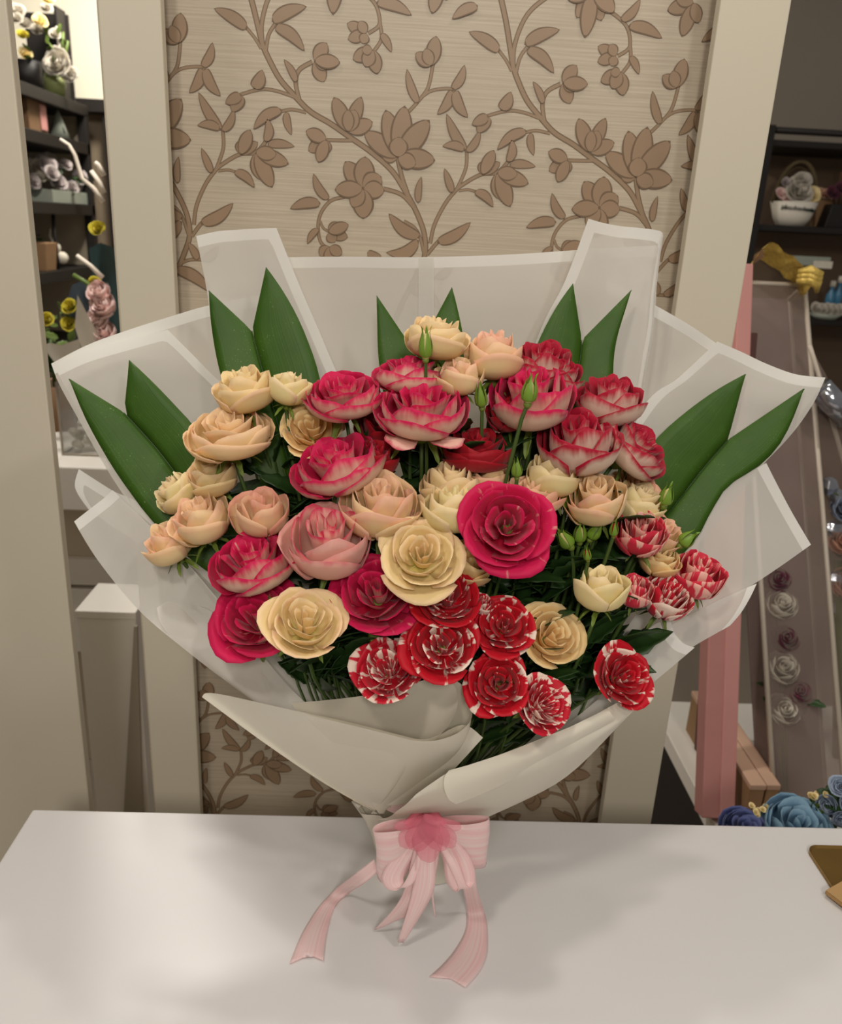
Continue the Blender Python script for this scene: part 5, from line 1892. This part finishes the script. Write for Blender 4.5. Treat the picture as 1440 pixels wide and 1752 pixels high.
# ---- white bench with pots on it, left gap
BZ = 0.90
by0 = UZ(150, 800, BZ).y
base = Vector((-1.0, 2.2, 0))
t = thing('display_bench', base, 'white display bench with potted flowers between the side panel and left post', 'bench')
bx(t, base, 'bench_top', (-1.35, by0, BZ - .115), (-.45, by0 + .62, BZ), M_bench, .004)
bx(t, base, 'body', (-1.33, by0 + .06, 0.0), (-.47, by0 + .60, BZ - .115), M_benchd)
z0 = U(170, 968, by0).z
z1 = U(170, 1012, by0).z
bx(t, base, 'drawer', (-1.2, by0 + .035, z1), (-.5, by0 + .06, z0), M_bench)
bx(t, base, 'drawer', (-1.2, by0 + .035, z1 - .20), (-.5, by0 + .06, z1 - .012), M_bench)
py_ = 1.62
ztop = U(180, 1045, py_).z
x0, x1 = U(132, 1060, py_).x, U(232, 1060, py_).x
base = Vector(((x0 + x1) / 2, py_ + .06, 0))
t = thing('pedestal', base, 'slim white pedestal standing before the display bench', 'pedestal')
bx(t, base, 'body', (x0, py_, 0), (x1, py_ + .14, ztop - .018), M_bench)
bx(t, base, 'cap', (x0 - .002, py_ - .004, ztop - .018), (x1 + .002, py_ + .142, ztop), M_bench)
a, b_, c_, d_ = U(229, 1072, py_ - .012), U(211, 1400, py_ - .012), U(244, 1400, py_ - .012), U(234, 1072, py_ - .012)  # grey wedge added as the shade on the pedestal's right part
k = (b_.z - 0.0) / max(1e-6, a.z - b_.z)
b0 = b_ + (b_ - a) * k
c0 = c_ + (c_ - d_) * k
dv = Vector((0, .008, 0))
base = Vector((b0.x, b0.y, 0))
o = tag(obj('shade_wedge', hexa_bm([b0 - base, c0 - base, c0 + dv - base, b0 + dv - base], [a - base, d_ - base, d_ + dv - base, a + dv - base]), None, M_grey, base),
        'narrow grey wedge standing in for the shade on the white pedestal', 'board')

p = UZ(107, 722, BZ)
t = thing('potted_carnation', p, 'peach carnation in a small dark green pot on the white bench', 'potted plant')
s = mpp(p)
smooth(obj('pot', lathe_bm([(0, 0), (16 * s, 0), (19 * s, 40 * s), (17 * s, 40 * s), (0, 36 * s)], 18), t, M_dkgreen))
blossom(t, p, 'open', 'PE', p + Vector((0, -.005, 52 * s)), 26 * s, Vector((-.1, -.6, .8)), 0)
blossom(t, p, 'open', 'PE', p + Vector((8 * s, -.01, 44 * s)), 20 * s, Vector((.3, -.8, .3)), 1)
p = UZ(165, 772, BZ)
t = thing('glass_terrarium', p, 'glass terrarium with white pebbles on the bench behind the far left leaf', 'terrarium')
hw, hh = .068, .19
for (lo, hi) in (((-hw, -.05, 0), (hw, -.047, hh)), ((-hw, .047, 0), (hw, .05, hh)), ((-hw, -.05, 0), (-hw + .003, .05, hh)), ((hw - .003, -.05, 0), (hw, .05, hh))):
    bx(t, p, 'pane', p + Vector(lo), p + Vector(hi), M_glass, 0)
for x in (-hw, hw):
    for y in (-.05, .05):
        tb(t, p, 'frame_bar', [p + Vector((x, y, 0)), p + Vector((x, y, hh))], .003, M_grey)
    tb(t, p, 'frame_bar', [p + Vector((x, -.05, .003)), p + Vector((x, .05, .003))], .003, M_grey)
tb(t, p, 'frame_bar', [p + Vector((-hw, -.05, .003)), p + Vector((hw, -.05, .003))], .003, M_grey)
rr = random.Random(3)
for q in range(34):
    r_ = rr.uniform(.008, .014)
    d = Vector((rr.uniform(-.05, .05), rr.uniform(-.035, .035), r_ + rr.uniform(0, .06)))
    obj('pebble', lathe_bm([(0, -r_), (r_ * .8, -r_ * .5), (r_, 0), (r_ * .7, r_ * .6), (0, r_ * .8)], 8, off=d), t, M_stone)
leafy(t, p, p + Vector((.0, 0, .11)), 8, .03, .9, 0, 20, 1.0)

# wrapped bouquet with white branches, half hidden by the left post
WYB = 2.15
p = Vector((U(172, 640, WYB).x, WYB, BZ))
t = thing('wrapped_bouquet', p, 'pink rose bouquet in teal and white paper with white branches by the left post', 'bouquet')


def cone_paper(name, outline, Y, m, foot, th=.02):
    b = bmesh.new()
    top = [U(x, y, Y + dy) for (x, y, dy) in outline]
    prev = None
    for j in range(9):
        tt = j / 8
        row = []
        for i, q in enumerate(top):
            w = q.lerp(foot, tt) + Vector((0, -.03 * math.sin(math.pi * i / (len(top) - 1)) * (1 - tt), 0))
            row.append(b.verts.new(w - p))
        if prev:
            for i in range(len(row) - 1):
                f = b.faces.new((prev[i], prev[i + 1], row[i + 1], row[i]))
                f.smooth = True
        prev = row
    return obj(name, b, t, m)


foot = p + Vector((0.02, 0, .0))
cone_paper('teal_paper', [(152, 425, .05), (178, 415, .05), (205, 425, .06), (230, 450, .06)], WYB, M_teal, foot)
cone_paper('slate_paper', [(112, 520, .02), (130, 486, .03), (150, 478, .04), (185, 500, .04)], WYB, M_navy, foot)
cone_paper('white_paper', [(128, 560, -.05), (139, 503, -.05), (158, 540, -.04), (185, 600, -.04)], WYB, M_paperw, foot)
cone_paper('white_flap', [(72, 592, -.08), (92, 584, -.09), (112, 588, -.09), (135, 580, -.08)], WYB, M_paperw, p + Vector((-.02, -.02, .10)))
for q, (x, y, r_) in enumerate(((176, 505, .03), (184, 530, .034), (174, 552, .03), (186, 575, .034))):
    blossom(t, p, 'cup', 'PK', U(x, y, WYB - .02), r_, Vector((-.2, -.8, .4)), q, 'rose')
for pts in ([(176, 345), (160, 322), (140, 305), (128, 265), (118, 248), (103, 238)], [(178, 330), (170, 312), (156, 292)], [(178, 300), (168, 282), (163, 278)], [(176, 475), (155, 455), (131, 437)], [(165, 505), (150, 485), (125, 470)]):
    tb(t, p, 'branch', [U(x, y, WYB - .02) for (x, y) in pts], [.006 - .0004 * i for i in range(len(pts))], M_branch if pts[-1] != (125, 470) else M_leaf2, 6)
for q, (x, y) in enumerate(((164, 488), (168, 392), (120, 525), (118, 555), (80, 548))):
    blossom(t, p, 'open', 'YE', U(x, y, WYB + .0), .02, Vector((0, -.8, .4)), q, 'yellow_flower')
leafy(t, p, U(122, 535, WYB + .02), 6, .03, .8, 3, 31, 1.0)
leafy(t, p, U(84, 548, WYB + .25), 5, .03, .8, 3, 32, 1.0)
p2 = UZ(85, 600, BZ)
p2 = Vector((U(84, 560, 2.35).x, 2.35, BZ))
t2 = thing('foliage_pot', p2, 'shaded brown pot with yellow green leaves behind the bouquet in the left gap', 'potted plant')
smooth(obj('pot', lathe_bm([(0, 0), (.05, 0), (.065, .13), (.06, .13), (0, .12)], 16), t2, M_kraft))
tb(t2, p2, 'stem', [p2 + Vector((0, 0, .1)), p2 + Vector((0, 0, .26))], .006, M_stem)
leafy(t2, p2, p2 + Vector((0, 0, .24)), 14, .06, 1.2, 3, 33, 1.0)
leafy(t2, p2, p2 + Vector((0, 0, .18)), 8, .05, 1.2, 0, 34, 1.0)

# ---- right side: black metal shelf rack
RY = 3.2
rx = U(1316, 224, RY).x
base = Vector((rx + .4, RY + .15, 0))
t = thing('metal_rack', base, 'black metal rack with dim gift items beyond the right post', 'shelf')
zr = [U(1390, 226, RY).z, U(1390, 242, RY).z, U(1390, 388, RY).z, U(1420, 547, RY).z, U(1420, 700, RY).z]
tb(t, base, 'rail', [(rx, RY, zr[0]), (rx + .9, RY, zr[0])], .012, M_black)
for z in zr[1:]:
    bx(t, base, 'shelf_board', (rx - .01, RY, z - .022), (rx + .9, RY + .32, z), M_black)
for x in (rx, rx + .88):
    for y in (RY, RY + .3):
        bx(t, base, 'post', (x - .016, y - .016, 0), (x + .016, y + .016, zr[0] + .015), M_black)
tb(t, base, 'rail', [(rx, RY, zr[0]), (rx, RY + .3, zr[0])], .012, M_black)
bx(t, base, 'back_panel', (rx, RY + .318, .3), (rx + .9, RY + .326, zr[1]), mat('rack_back_brown', (112, 92, 74), 0.9, 0.1, 6))
# half-round white basket with a hoop handle and hand lettering
p = Vector((U(1354, 380, RY + .06).x, RY + .07, zr[2]))
t = thing('lettered_flower_basket', p, 'white half-round flower basket with dark handwriting and a hoop handle on the right rack', 'basket')
s = mpp(p)
smooth(obj('basket_bowl', lathe_bm([(0, 0), (22 * s, 0), (30 * s, 12 * s), (38 * s, 38 * s), (36 * s, 38 * s), (0, 30 * s)], 26), t, M_paperw))
tb(t, p, 'hoop_handle', [p + Vector((36 * s * math.cos(a * math.pi / 16), 0, 36 * s + 66 * s * math.sin(a * math.pi / 16))) for a in range(17)], .008, M_wicker)
tb(t, p, 'hoop_handle', [p + Vector((30 * s * math.cos(a * math.pi / 16) + 4 * s, .03, 36 * s + 58 * s * math.sin(a * math.pi / 16))) for a in range(17)], .006, M_wicker)
for q, (x, z, r_, key) in enumerate(((-2, 52, 24, 'WH'), (2, 70, 16, 'WH'), (24, 50, 14, 'BY'), (-30, 50, 10, 'PK'), (-20, 44, 9, 'PK'), (12, 44, 12, 'WH'), (-24, 66, 9, 'LI'))):
    blossom(t, p, 'open', key, p + Vector((x * s, -.02, z * s)), r_ * s, Vector((0, -.85, .35)), q)
# the script line on the front of the bowl: too small in the photograph to read
wr = []
rr = random.Random(2)
for i in range(44):
    tt = i / 43
    a = -0.95 + 1.75 * tt
    rad = 35.2 * s
    zz = (27 - 3 * tt + (4.2 if i % 2 else -1.5) * (1.0 if i % 5 else 1.5) * (1 - .45 * tt)) * s
    rad = (30 + (zz / s - 12) * 8 / 26) * s + .003
    wr.append(p + Vector((rad * math.sin(a), -rad * math.cos(a), zz)))
tb(t, p, 'handwriting', wr, .0022, M_ink, 5)
p = Vector((U(1432, 388, RY + .08).x, RY + .09, zr[2]))
t = thing('dried_flower_pot', p, 'black square pot with dried brown flowers at the right edge of the rack', 'potted plant')
obj('pot_body', hexa_bm([(-.07, -.05, 0), (.08, -.05, 0), (.08, .05, 0), (-.07, .05, 0)], [(-.055, -.05, .085), (.08, -.05, .085), (.08, .05, .085), (-.055, .05, .085)], .003), t, M_black)
for q in range(7):
    tb(t, p, 'dried_stem', [p + Vector((-.02 + .015 * q, 0, .08)), p + Vector((-.05 + .024 * q, -.01, .15 + .05 * (q % 3)))], .004, M_dried, 5)
for q in range(5):
    blossom(t, p, 'open', 'PU', p + Vector((-.05 + .03 * q, -.02, .12 + .02 * (q % 2))), .026, Vector((0, -.8, .4)), q)
p = Vector((U(1400, 386, RY + .12).x, RY + .13, zr[2]))
t = thing('kraft_flower_bag', p, 'small kraft paper bag with faded flowers between the basket and black pot', 'bag')
obj('bag_body', hexa_bm([(-.018, -.02, 0), (.018, -.02, 0), (.018, .02, 0), (-.018, .02, 0)], [(-.035, -.03, .10), (.035, -.03, .10), (.035, .03, .10), (-.035, .03, .10)], .002), t, M_kraft2)
for q in range(3):
    blossom(t, p, 'open', 'PE', p + Vector((-.02 + .02 * q, -.02, .12)), .022, Vector((0, -.8, .4)), q)
# shelf-edge tags and bottles on the next shelf
zt = U(1400, 445, RY).z
for (x0_, y0_, x1_, y1_, lab, m_, yo) in ((1352, 437, 1418, 456, 'long pale shelf card behind the gold bow on the right rack', M_greycard, .0), (1392, 446, 1422, 460, 'small white tag overlapping the long pale card on the right rack', M_stone, -.006)):
    a, b_ = U(x0_, y0_, RY - .01 + yo), U(x1_, y1_, RY - .01 + yo)
    o = tag(obj('shelf_tag', box_bm(a.x, RY - .012 + yo, b_.z, b_.x, RY - .008 + yo, a.z, .0006), None, m_), lab, 'tag')
for (x, y0_, y1_, lab) in ((1416, 480, 535, 'blue bottle with white cap on the lower shelf of the right rack'), (1428, 472, 535, 'second blue bottle right of the white capped one on the right rack')):
    p = Vector((U(x, 540, RY + .08).x, RY + .09, zr[3]))
    h = (U(x, y0_, RY + .08).z - zr[3])
    t = thing('blue_bottle', p, lab, 'bottle', 'blue bottles on the rack')
    smooth(obj('bottle_body', lathe_bm([(0, 0), (.017, 0), (.018, h * .6), (.008, h * .75), (.008, h * .85), (0, h * .85)], 14), t, M_blueglass))
    smooth(obj('cap', lathe_bm([(0, h * .84), (.011, h * .84), (.010, h), (0, h)], 12), t, M_stone))
p = Vector((U(1412, 545, RY + .02).x, RY + .03, zr[3]))
t = thing('white_flower_dish', p, 'grey white flowers in a low dish before the blue bottles', 'flowers')
smooth(obj('dish', lathe_bm([(0, 0), (.04, 0), (.06, .02), (.055, .02), (0, .01)], 16), t, M_greycard))
for q in range(5):
    blossom(t, p, 'open', 'WH', p + Vector((-.045 + .022 * q, -.01, .035)), .025, Vector((0, -.8, .4)), q)

# ---- low bench on the right with leaning boxes
LZ = 0.40
e1, e2 = UZ(1230, 1425, LZ), UZ(1135, 1235, LZ)
base = Vector((e1.x + .3, 1.6, 0))
t = thing('low_bench', base, 'low white bench holding leaning boxes behind the right post', 'bench')
bx(t, base, 'bench_top', (e1.x, 1.16, LZ - .04), (e1.x + .75, 1.78, LZ), M_bench)
bx(t, base, 'body', (e1.x + .02, 1.2, 0), (e1.x + .73, 1.76, LZ - .04), M_black)
# tall pink box leaning back
XR = UZ(1250, 1412, LZ).x
XL = UZ(1200, 1414, LZ).x


def leaning(name, XL, XR, pb, pt, depth, m, label, cat, bev=.003):
    """leans back: front bottom on the bench at pixel pb, front top at pixel pt, both on the plane x = XR"""
    B = UZ(pb[0], pb[1], LZ + .001)
    T_ = UX(pt[0], pt[1], XR)
    y0_, z0_, y1_, z1_ = B.y, B.z, T_.y, T_.z
    up = Vector((0, y1_ - y0_, z1_ - z0_)).normalized()
    bk = Vector((0, up.z, -up.y)) * depth
    f = lambda x, y, z: Vector((x, y, z))
    bot = [f(XL, y0_, z0_ + depth * up.y), f(XR, y0_, z0_ + depth * up.y)]
    bot = bot + [bot[1] + bk, bot[0] + bk]
    top_ = [f(XL, y1_, z1_), f(XR, y1_, z1_)]
    top_ = top_ + [top_[1] + bk, top_[0] + bk]
    return bot, top_, up, bk


bot, top_, up, bk = leaning('pink_box', XL, XR, (1250, 1412), (1285, 452), .045, M_pinkcard, '', '')
p = Vector((XL, bot[0].y, LZ))
t = thing('pink_box', p, 'tall pink flat box leaning on the low bench right of the post', 'box')
obj('box_body', hexa_bm([v - p for v in bot], [v - p for v in top_], .003), t, mat('pink_foam_board', (184, 128, 122), 0.5, 0.08, 8, stretch=(1, 1, 3)))
lid_o = Vector((0.012, -.004, 0))
obj('box_lid', hexa_bm([bot[0].lerp(bot[1], .55) - bk * .08 - p, bot[1] - bk * .08 + Vector((.003, 0, 0)) - p, bot[2] - bk * .5 + Vector((.003, 0, 0)) - p, bot[3].lerp(bot[2], .55) - bk * .5 - p],
                       [top_[0].lerp(top_[1], .55) - bk * .08 - p, top_[1] - bk * .08 + Vector((.003, 0, 0)) - p, top_[2] - bk * .5 + Vector((.003, 0, 0)) - p, top_[3].lerp(top_[2], .55) - bk * .5 - p], .002), t, M_pinkcard)
mx0, mx1 = XR + .012, XR + .075
p = Vector((mx0, 1.56, LZ))
o = obj('maroon_board', hexa_bm([(0, 0, .004), (mx1 - mx0, 0, .004), (mx1 - mx0, .02, .0), (0, .02, .0)], [(0, .22, .92), (mx1 - mx0, .22, .92), (mx1 - mx0, .24, .916), (0, .24, .916)], .002), None, mat('maroon_card', (84, 52, 46), .7, .1, 8), p)
tag(o, 'dark maroon board leaning between the pink box and the clear gift box', 'board')
# two slim pale boxes standing on the bench
for i, (xa, xb, lab) in enumerate(((1268, 1293, 'left of two slim tan boxes standing beside the tall pink box'), (1296, 1317, 'right of two slim tan boxes standing beside the clear gift box'))):
    A, B = UZ(xa, 1418, LZ), UZ(xb, 1418, LZ)
    zt_ = U((xa + xb) / 2, 1342, A.y).z
    p = Vector((A.x, A.y, LZ))
    t = thing('slim_box', p, lab, 'box', 'slim tan boxes on the low bench')
    bx(t, p, 'box_body', (A.x, A.y, LZ), (B.x, A.y + .34, zt_ - .012), M_kraft2)
    bx(t, p, 'box_lid', (A.x - .001, A.y - .002, zt_ - .012), (B.x + .001, A.y + .342, zt_), mat('tan_box_lid', (196, 160, 136), 0.6, 0.06, 10))
# tall clear gift box with gold bow, leaning back
XL, XR = UZ(1320, 1420, LZ).x, UZ(1440, 1420, LZ).x
bot, top_, up, bk = leaning('c', XL, XR, (1440, 1420), (1376, 488), .075, None, '', '')
p = Vector((XL, bot[0].y, LZ))
t = thing('clear_gift_box', p, 'tall clear plastic gift box with a gold bow and white roses inside', 'box')


def slab(name, a, b_, c_, d_, n, th, m):
    nn = n.normalized() * th
    return obj(name, hexa_bm([a - p, b_ - p, c_ - p, d_ - p], [a + nn - p, b_ + nn - p, c_ + nn - p, d_ + nn - p]), t, m)


slab('front_pane', bot[0], bot[1], top_[1], top_[0], bk, .002, M_clear)
slab('side_pane', bot[0], bot[3], top_[3], top_[0], Vector((1, 0, 0)), .002, M_clear)
slab('side_pane', bot[1], bot[2], top_[2], top_[1], Vector((-1, 0, 0)), .002, M_clear)
slab('back_card', bot[3], bot[2], top_[2], top_[3], -bk, .003, mat('mauve_card', (118, 98, 96), 0.7, 0.15, 10))
for a, b_ in ((bot[0], top_[0]), (bot[1], top_[1]), (top_[0], top_[1]), (top_[1], top_[2]), (top_[0], top_[3]), (bot[2], top_[2])):
    tb(t, p, 'edge_strip', [a, b_], .0055, M_clear_edge, 6)
mid = (top_[0] + top_[1]) * .5
rr = random.Random(12)
# gold mesh ribbon over the top
gp = [U(1284, 446, top_[0].y - .03), U(1308, 420, top_[0].y + .0), U(1345, 443, top_[0].y - .02), U(1372, 466, top_[0].y - .02), U(1382, 490, top_[0].y - .03)]
gb = bmesh.new()
prev = None
for i in range(25):
    q = cr1(gp, i / 24)
    row = []
    for k_ in range(7):
        w = k_ / 6 - .5
        off_ = Vector((.002 * math.sin(i * 1.7 + k_), .05 * w, -.036 * w + .0025 * math.sin(i * 1.1 + k_ * 1.3)))
        row.append(gb.verts.new(q + off_ + Vector((0, 0, -.012)) - p))
    if prev:
        for k_ in range(6):
            f = gb.faces.new((prev[k_], prev[k_ + 1], row[k_ + 1], row[k_]))
            f.smooth = True
    prev = row
obj('gold_ribbon', gb, t, M_gold)
gb = bmesh.new()
for q in range(3):
    c0_ = gp[3] + Vector((.006, -.03, -.008 - .010 * q))
    tube_bm([c0_ + Vector((-.03, 0, .01)) - p, c0_ + Vector((-.01, -.012, .014)) - p, c0_ + Vector((.012, -.014, .006)) - p, c0_ + Vector((.018, -.006, -.012)) - p], [.005, .012, .011, .004], 8, True, gb)
smooth(obj('gold_bow', gb, t, M_gold))
obj('brown_tag', hexa_bm([U(1287, 452, top_[0].y - .045) - p, U(1306, 440, top_[0].y - .045) - p, U(1306, 440, top_[0].y - .04) - p, U(1287, 452, top_[0].y - .04) - p],
                         [U(1290, 436, top_[0].y - .045) - p, U(1306, 425, top_[0].y - .045) - p, U(1306, 425, top_[0].y - .04) - p, U(1290, 436, top_[0].y - .04) - p]), t, M_kraft)


def inbox(px, py, back=.5):
    """point inside the box on the plane between the front pane and the back card"""
    a = bot[0] + bk * back
    n = bk.normalized()
    d = ray(px, py)
    return CAM + d * ((a - CAM).dot(n) / d.dot(n))


for q, (x, y, r_, key) in enumerate(((1326, 1042, .034, 'WH'), (1328, 1150, .036, 'WH'), (1330, 1222, .034, 'WH'), (1322, 1000, .03, 'PU'), (1335, 1100, .03, 'PU'), (1356, 1190, .03, 'PU'))):
    blossom(t, p, 'cup', key, inbox(x, y), r_, Vector((0, -.6, .7)), q, 'rose')
leafy(t, p, inbox(1345, 1200), 6, .04, .9, 0, 41)
for pts in ([(1340, 1400), (1330, 1230)], [(1350, 1400), (1340, 1170)], [(1345, 1400), (1328, 1060)]):
    tb(t, p, 'stem', [inbox(x, y) for x, y in pts], .003, M_stem, 5)

# clear cone of foil-wrapped flowers at the right edge
p = Vector((UZ(1446, 1330, LZ).x + .02, 1.56, LZ))
t = thing('foil_wrapped_bouquet', p, 'bouquet in crinkled silver foil and clear film at the right edge', 'bouquet')
rr = random.Random(30)
FY = 1.74
gb = bmesh.new()
ring = []
for (x, y, d) in ((1384, 590, .02), (1412, 640, 0), (1440, 700, -.02), (1475, 760, 0)):
    ring.append(U(x, y, FY + d))
prev = None
for j in range(7):
    row = [gb.verts.new(q.lerp(p + Vector((0, 0, .02)), j / 6) - p) for q in ring]
    if prev:
        for i in range(3):
            gb.faces.new((prev[i], prev[i + 1], row[i + 1], row[i]))
    prev = row
obj('clear_film', gb, t, M_clear)
tb(t, p, 'film_edge', [U(1384, 590, FY), U(1415, 690, FY - .01), U(1440, 780, FY - .02), U(1470, 880, FY - .02)], .005, M_clear_edge, 6)
smooth(obj('film_roll', tube_bm([U(1402, 664, FY - .04) - p, U(1450, 716, FY - .04) - p], .026, 14), t, M_silver))
for q, (x, y, r_) in enumerate(((1418, 832, .022), (1430, 850, .02), (1425, 905, .022), (1430, 990, .02), (1434, 1045, .025))):
    a_ = rr.uniform(0, 6)
    gb2 = lathe_bm([(0, -r_), (r_ * .7, -r_ * .7), (r_, 0), (r_ * .65, r_ * .7), (0, r_)], 9, off=U(x, y, FY - .06) - p, wob=lambda k_, z: 1 + .22 * math.sin(k_ * 2.3 + q))
    obj('foil_crinkle', gb2, t, M_silver)
for q, (x, y, key) in enumerate(((1436, 925, 'PE'), (1440, 870, 'HY'), (1440, 1000, 'PE'), (1442, 1090, 'WH'))):
    blossom(t, p, 'cup', key, U(x, y, FY - .05), .035, Vector((-.2, -.8, .4)), q, 'rose')
leafy(t, p, U(1432, 870, FY - .05), 8, .05, .9, 3, 50)
leafy(t, p, U(1436, 960, FY - .05), 8, .05, .9, 0, 51)
leafy(t, p, U(1438, 1040, FY - .05), 8, .04, .9, 3, 52)
tb(t, p, 'stem_bundle', [p + Vector((0, 0, 0)), U(1442, 960, FY - .03)], [.012, .02], M_stem, 8)

# ---- blue flowers in a bucket right behind the counter
BY_ = 1.02
p = Vector((U(1340, 1500, BY_).x, BY_, 0))
t = thing('flower_bucket', p, 'grey bucket of blue flowers hidden behind the counter', 'bucket')
smooth(obj('bucket_wall', lathe_bm([(0, 0), (.06, 0), (.075, .45), (.072, .45), (.058, .01), (0, .01)], 20), t, M_grey))


def bucket_flower(name, label, px, py, key, R, style, group, lean=Vector((0, -.35, .9))):
    c = U(px, py, BY_)
    root = thing(name, (p.x, p.y, .012), label, 'flower', group)
    base = Vector(root.location)
    blossom(root, base, style, key, c, R, lean, px)
    tb(root, base, 'stem', [base, Vector((p.x + (c.x - p.x) * .4, p.y, .45)), c - Vector((0, 0, .01))], .003, M_stem, 6)
    leafy(root, base, c - Vector((0, 0, .05)), 3, .02, .8, 0, px)


bucket_flower('blue_rose', 'indigo blue rose peeping over the counter edge, left of a larger pale blue one', 1268, 1432, 'BI', .040, 'flat', 'blue roses behind the counter')
bucket_flower('blue_rose', 'large pale blue rose peeping over the counter edge behind the right corner', 1352, 1430, 'BL', .056, 'flat', 'blue roses behind the counter')
c = U(1445, 1360, BY_ + .02)
root = thing('hydrangea', (p.x + .03, p.y, .012), 'pale blue hydrangea cluster at the right edge above the counter', 'flower')
base = Vector(root.location)
rr = random.Random(8)
for q in range(16):
    d = Vector((rr.uniform(-1, 1), rr.uniform(-1, .2), rr.uniform(-1, 1)))
    blossom(root, base, 'open', 'HY', c + d * .032, .017, d + Vector((0, -.5, .2)), q, 'floret')
tb(root, base, 'stem', [base, Vector((p.x + .05, p.y, .45)), c], .004, M_stem, 6)
leafy(root, base, c + Vector((-.02, 0, -.0)), 5, .03, .9, 0, 77)
for (px, py, lab) in ((1298, 1388, 'sprig of tiny white flowers left of the pale blue rose'), (1392, 1362, 'taller sprig of tiny white flowers right of the pale blue rose')):
    c = U(px, py, BY_ + .02)
    root = thing('filler_sprig', (p.x + (px - 1340) * .0002, p.y + .02, .012), lab, 'flower', 'white filler sprigs behind the counter')
    base = Vector(root.location)
    tb(root, base, 'stem', [base, Vector((p.x, p.y + .02, .45)), c - Vector((0, 0, .03))], .0025, M_stem, 6)
    for q in range(7):
        d = Vector((rr.uniform(-.014, .014), rr.uniform(-.01, .01), rr.uniform(-.006, .012)))
        tb(root, base, 'twig', [c - Vector((0, 0, .03)), c + d], .001, M_stem, 4)
        blossom(root, base, 'open', 'BY', c + d, .005, Vector((0, -.5, .8)), q, 'floret')
    leafy(root, base, c - Vector((0, 0, .025)), 5, .01, .5, 3, px)

# ---- brass tray on the counter at the right edge
A, B = UZ(1396, 1452, TZ), UZ(1440, 1560, TZ)
x0, y1 = A.x - .004, A.y + .0
x0 = (UZ(1394, 1470, TZ).x + B.x) / 2
p = Vector((x0 + .1, y1 - .1, TZ))
t = thing('brass_tray', p, 'brass tray with rounded corners at the right end of the counter', 'tray')
b = box_bm(x0 - p.x, y1 - .24 - p.y, .0005, x0 + .2 - p.x, y1 - p.y, .006)
vert = [e for e in b.edges if abs(e.verts[0].co.z - e.verts[1].co.z) > .003]
bmesh.ops.bevel(b, geom=vert, offset=.014, segments=6, affect='EDGES', profile=.5)
top_f = [f for f in b.faces if f.normal.z > .9]
bmesh.ops.inset_region(b, faces=top_f, thickness=.003)
bmesh.ops.translate(b, verts=list({v for f in top_f for v in f.verts}), vec=(0, 0, -.003))
obj('tray_plate', b, t, M_brass)
kx = UZ(1425, 1510, TZ).x
p2 = Vector((kx + .036, y1 - .09, TZ + .0045))
t = thing('kraft_envelope', p2, 'tan kraft envelope lying on the brass tray', 'envelope')
b = box_bm(-.05, -.10, 0, .08, .035, .006, .002)
bmesh.ops.rotate(b, verts=b.verts, cent=(0, 0, 0), matrix=Matrix.Rotation(.5, 3, 'Z'))
obj('envelope_body', b, t, mat('tan_kraft', (176, 138, 88), .7, .1, 20))
b = box_bm(-.05, -.02, .006, .08, .034, .0072, .0005)
bmesh.ops.rotate(b, verts=b.verts, cent=(0, 0, 0), matrix=Matrix.Rotation(.5, 3, 'Z'))
obj('envelope_flap', b, t, mat('tan_kraft_flap', (188, 150, 100), .7, .1, 20))
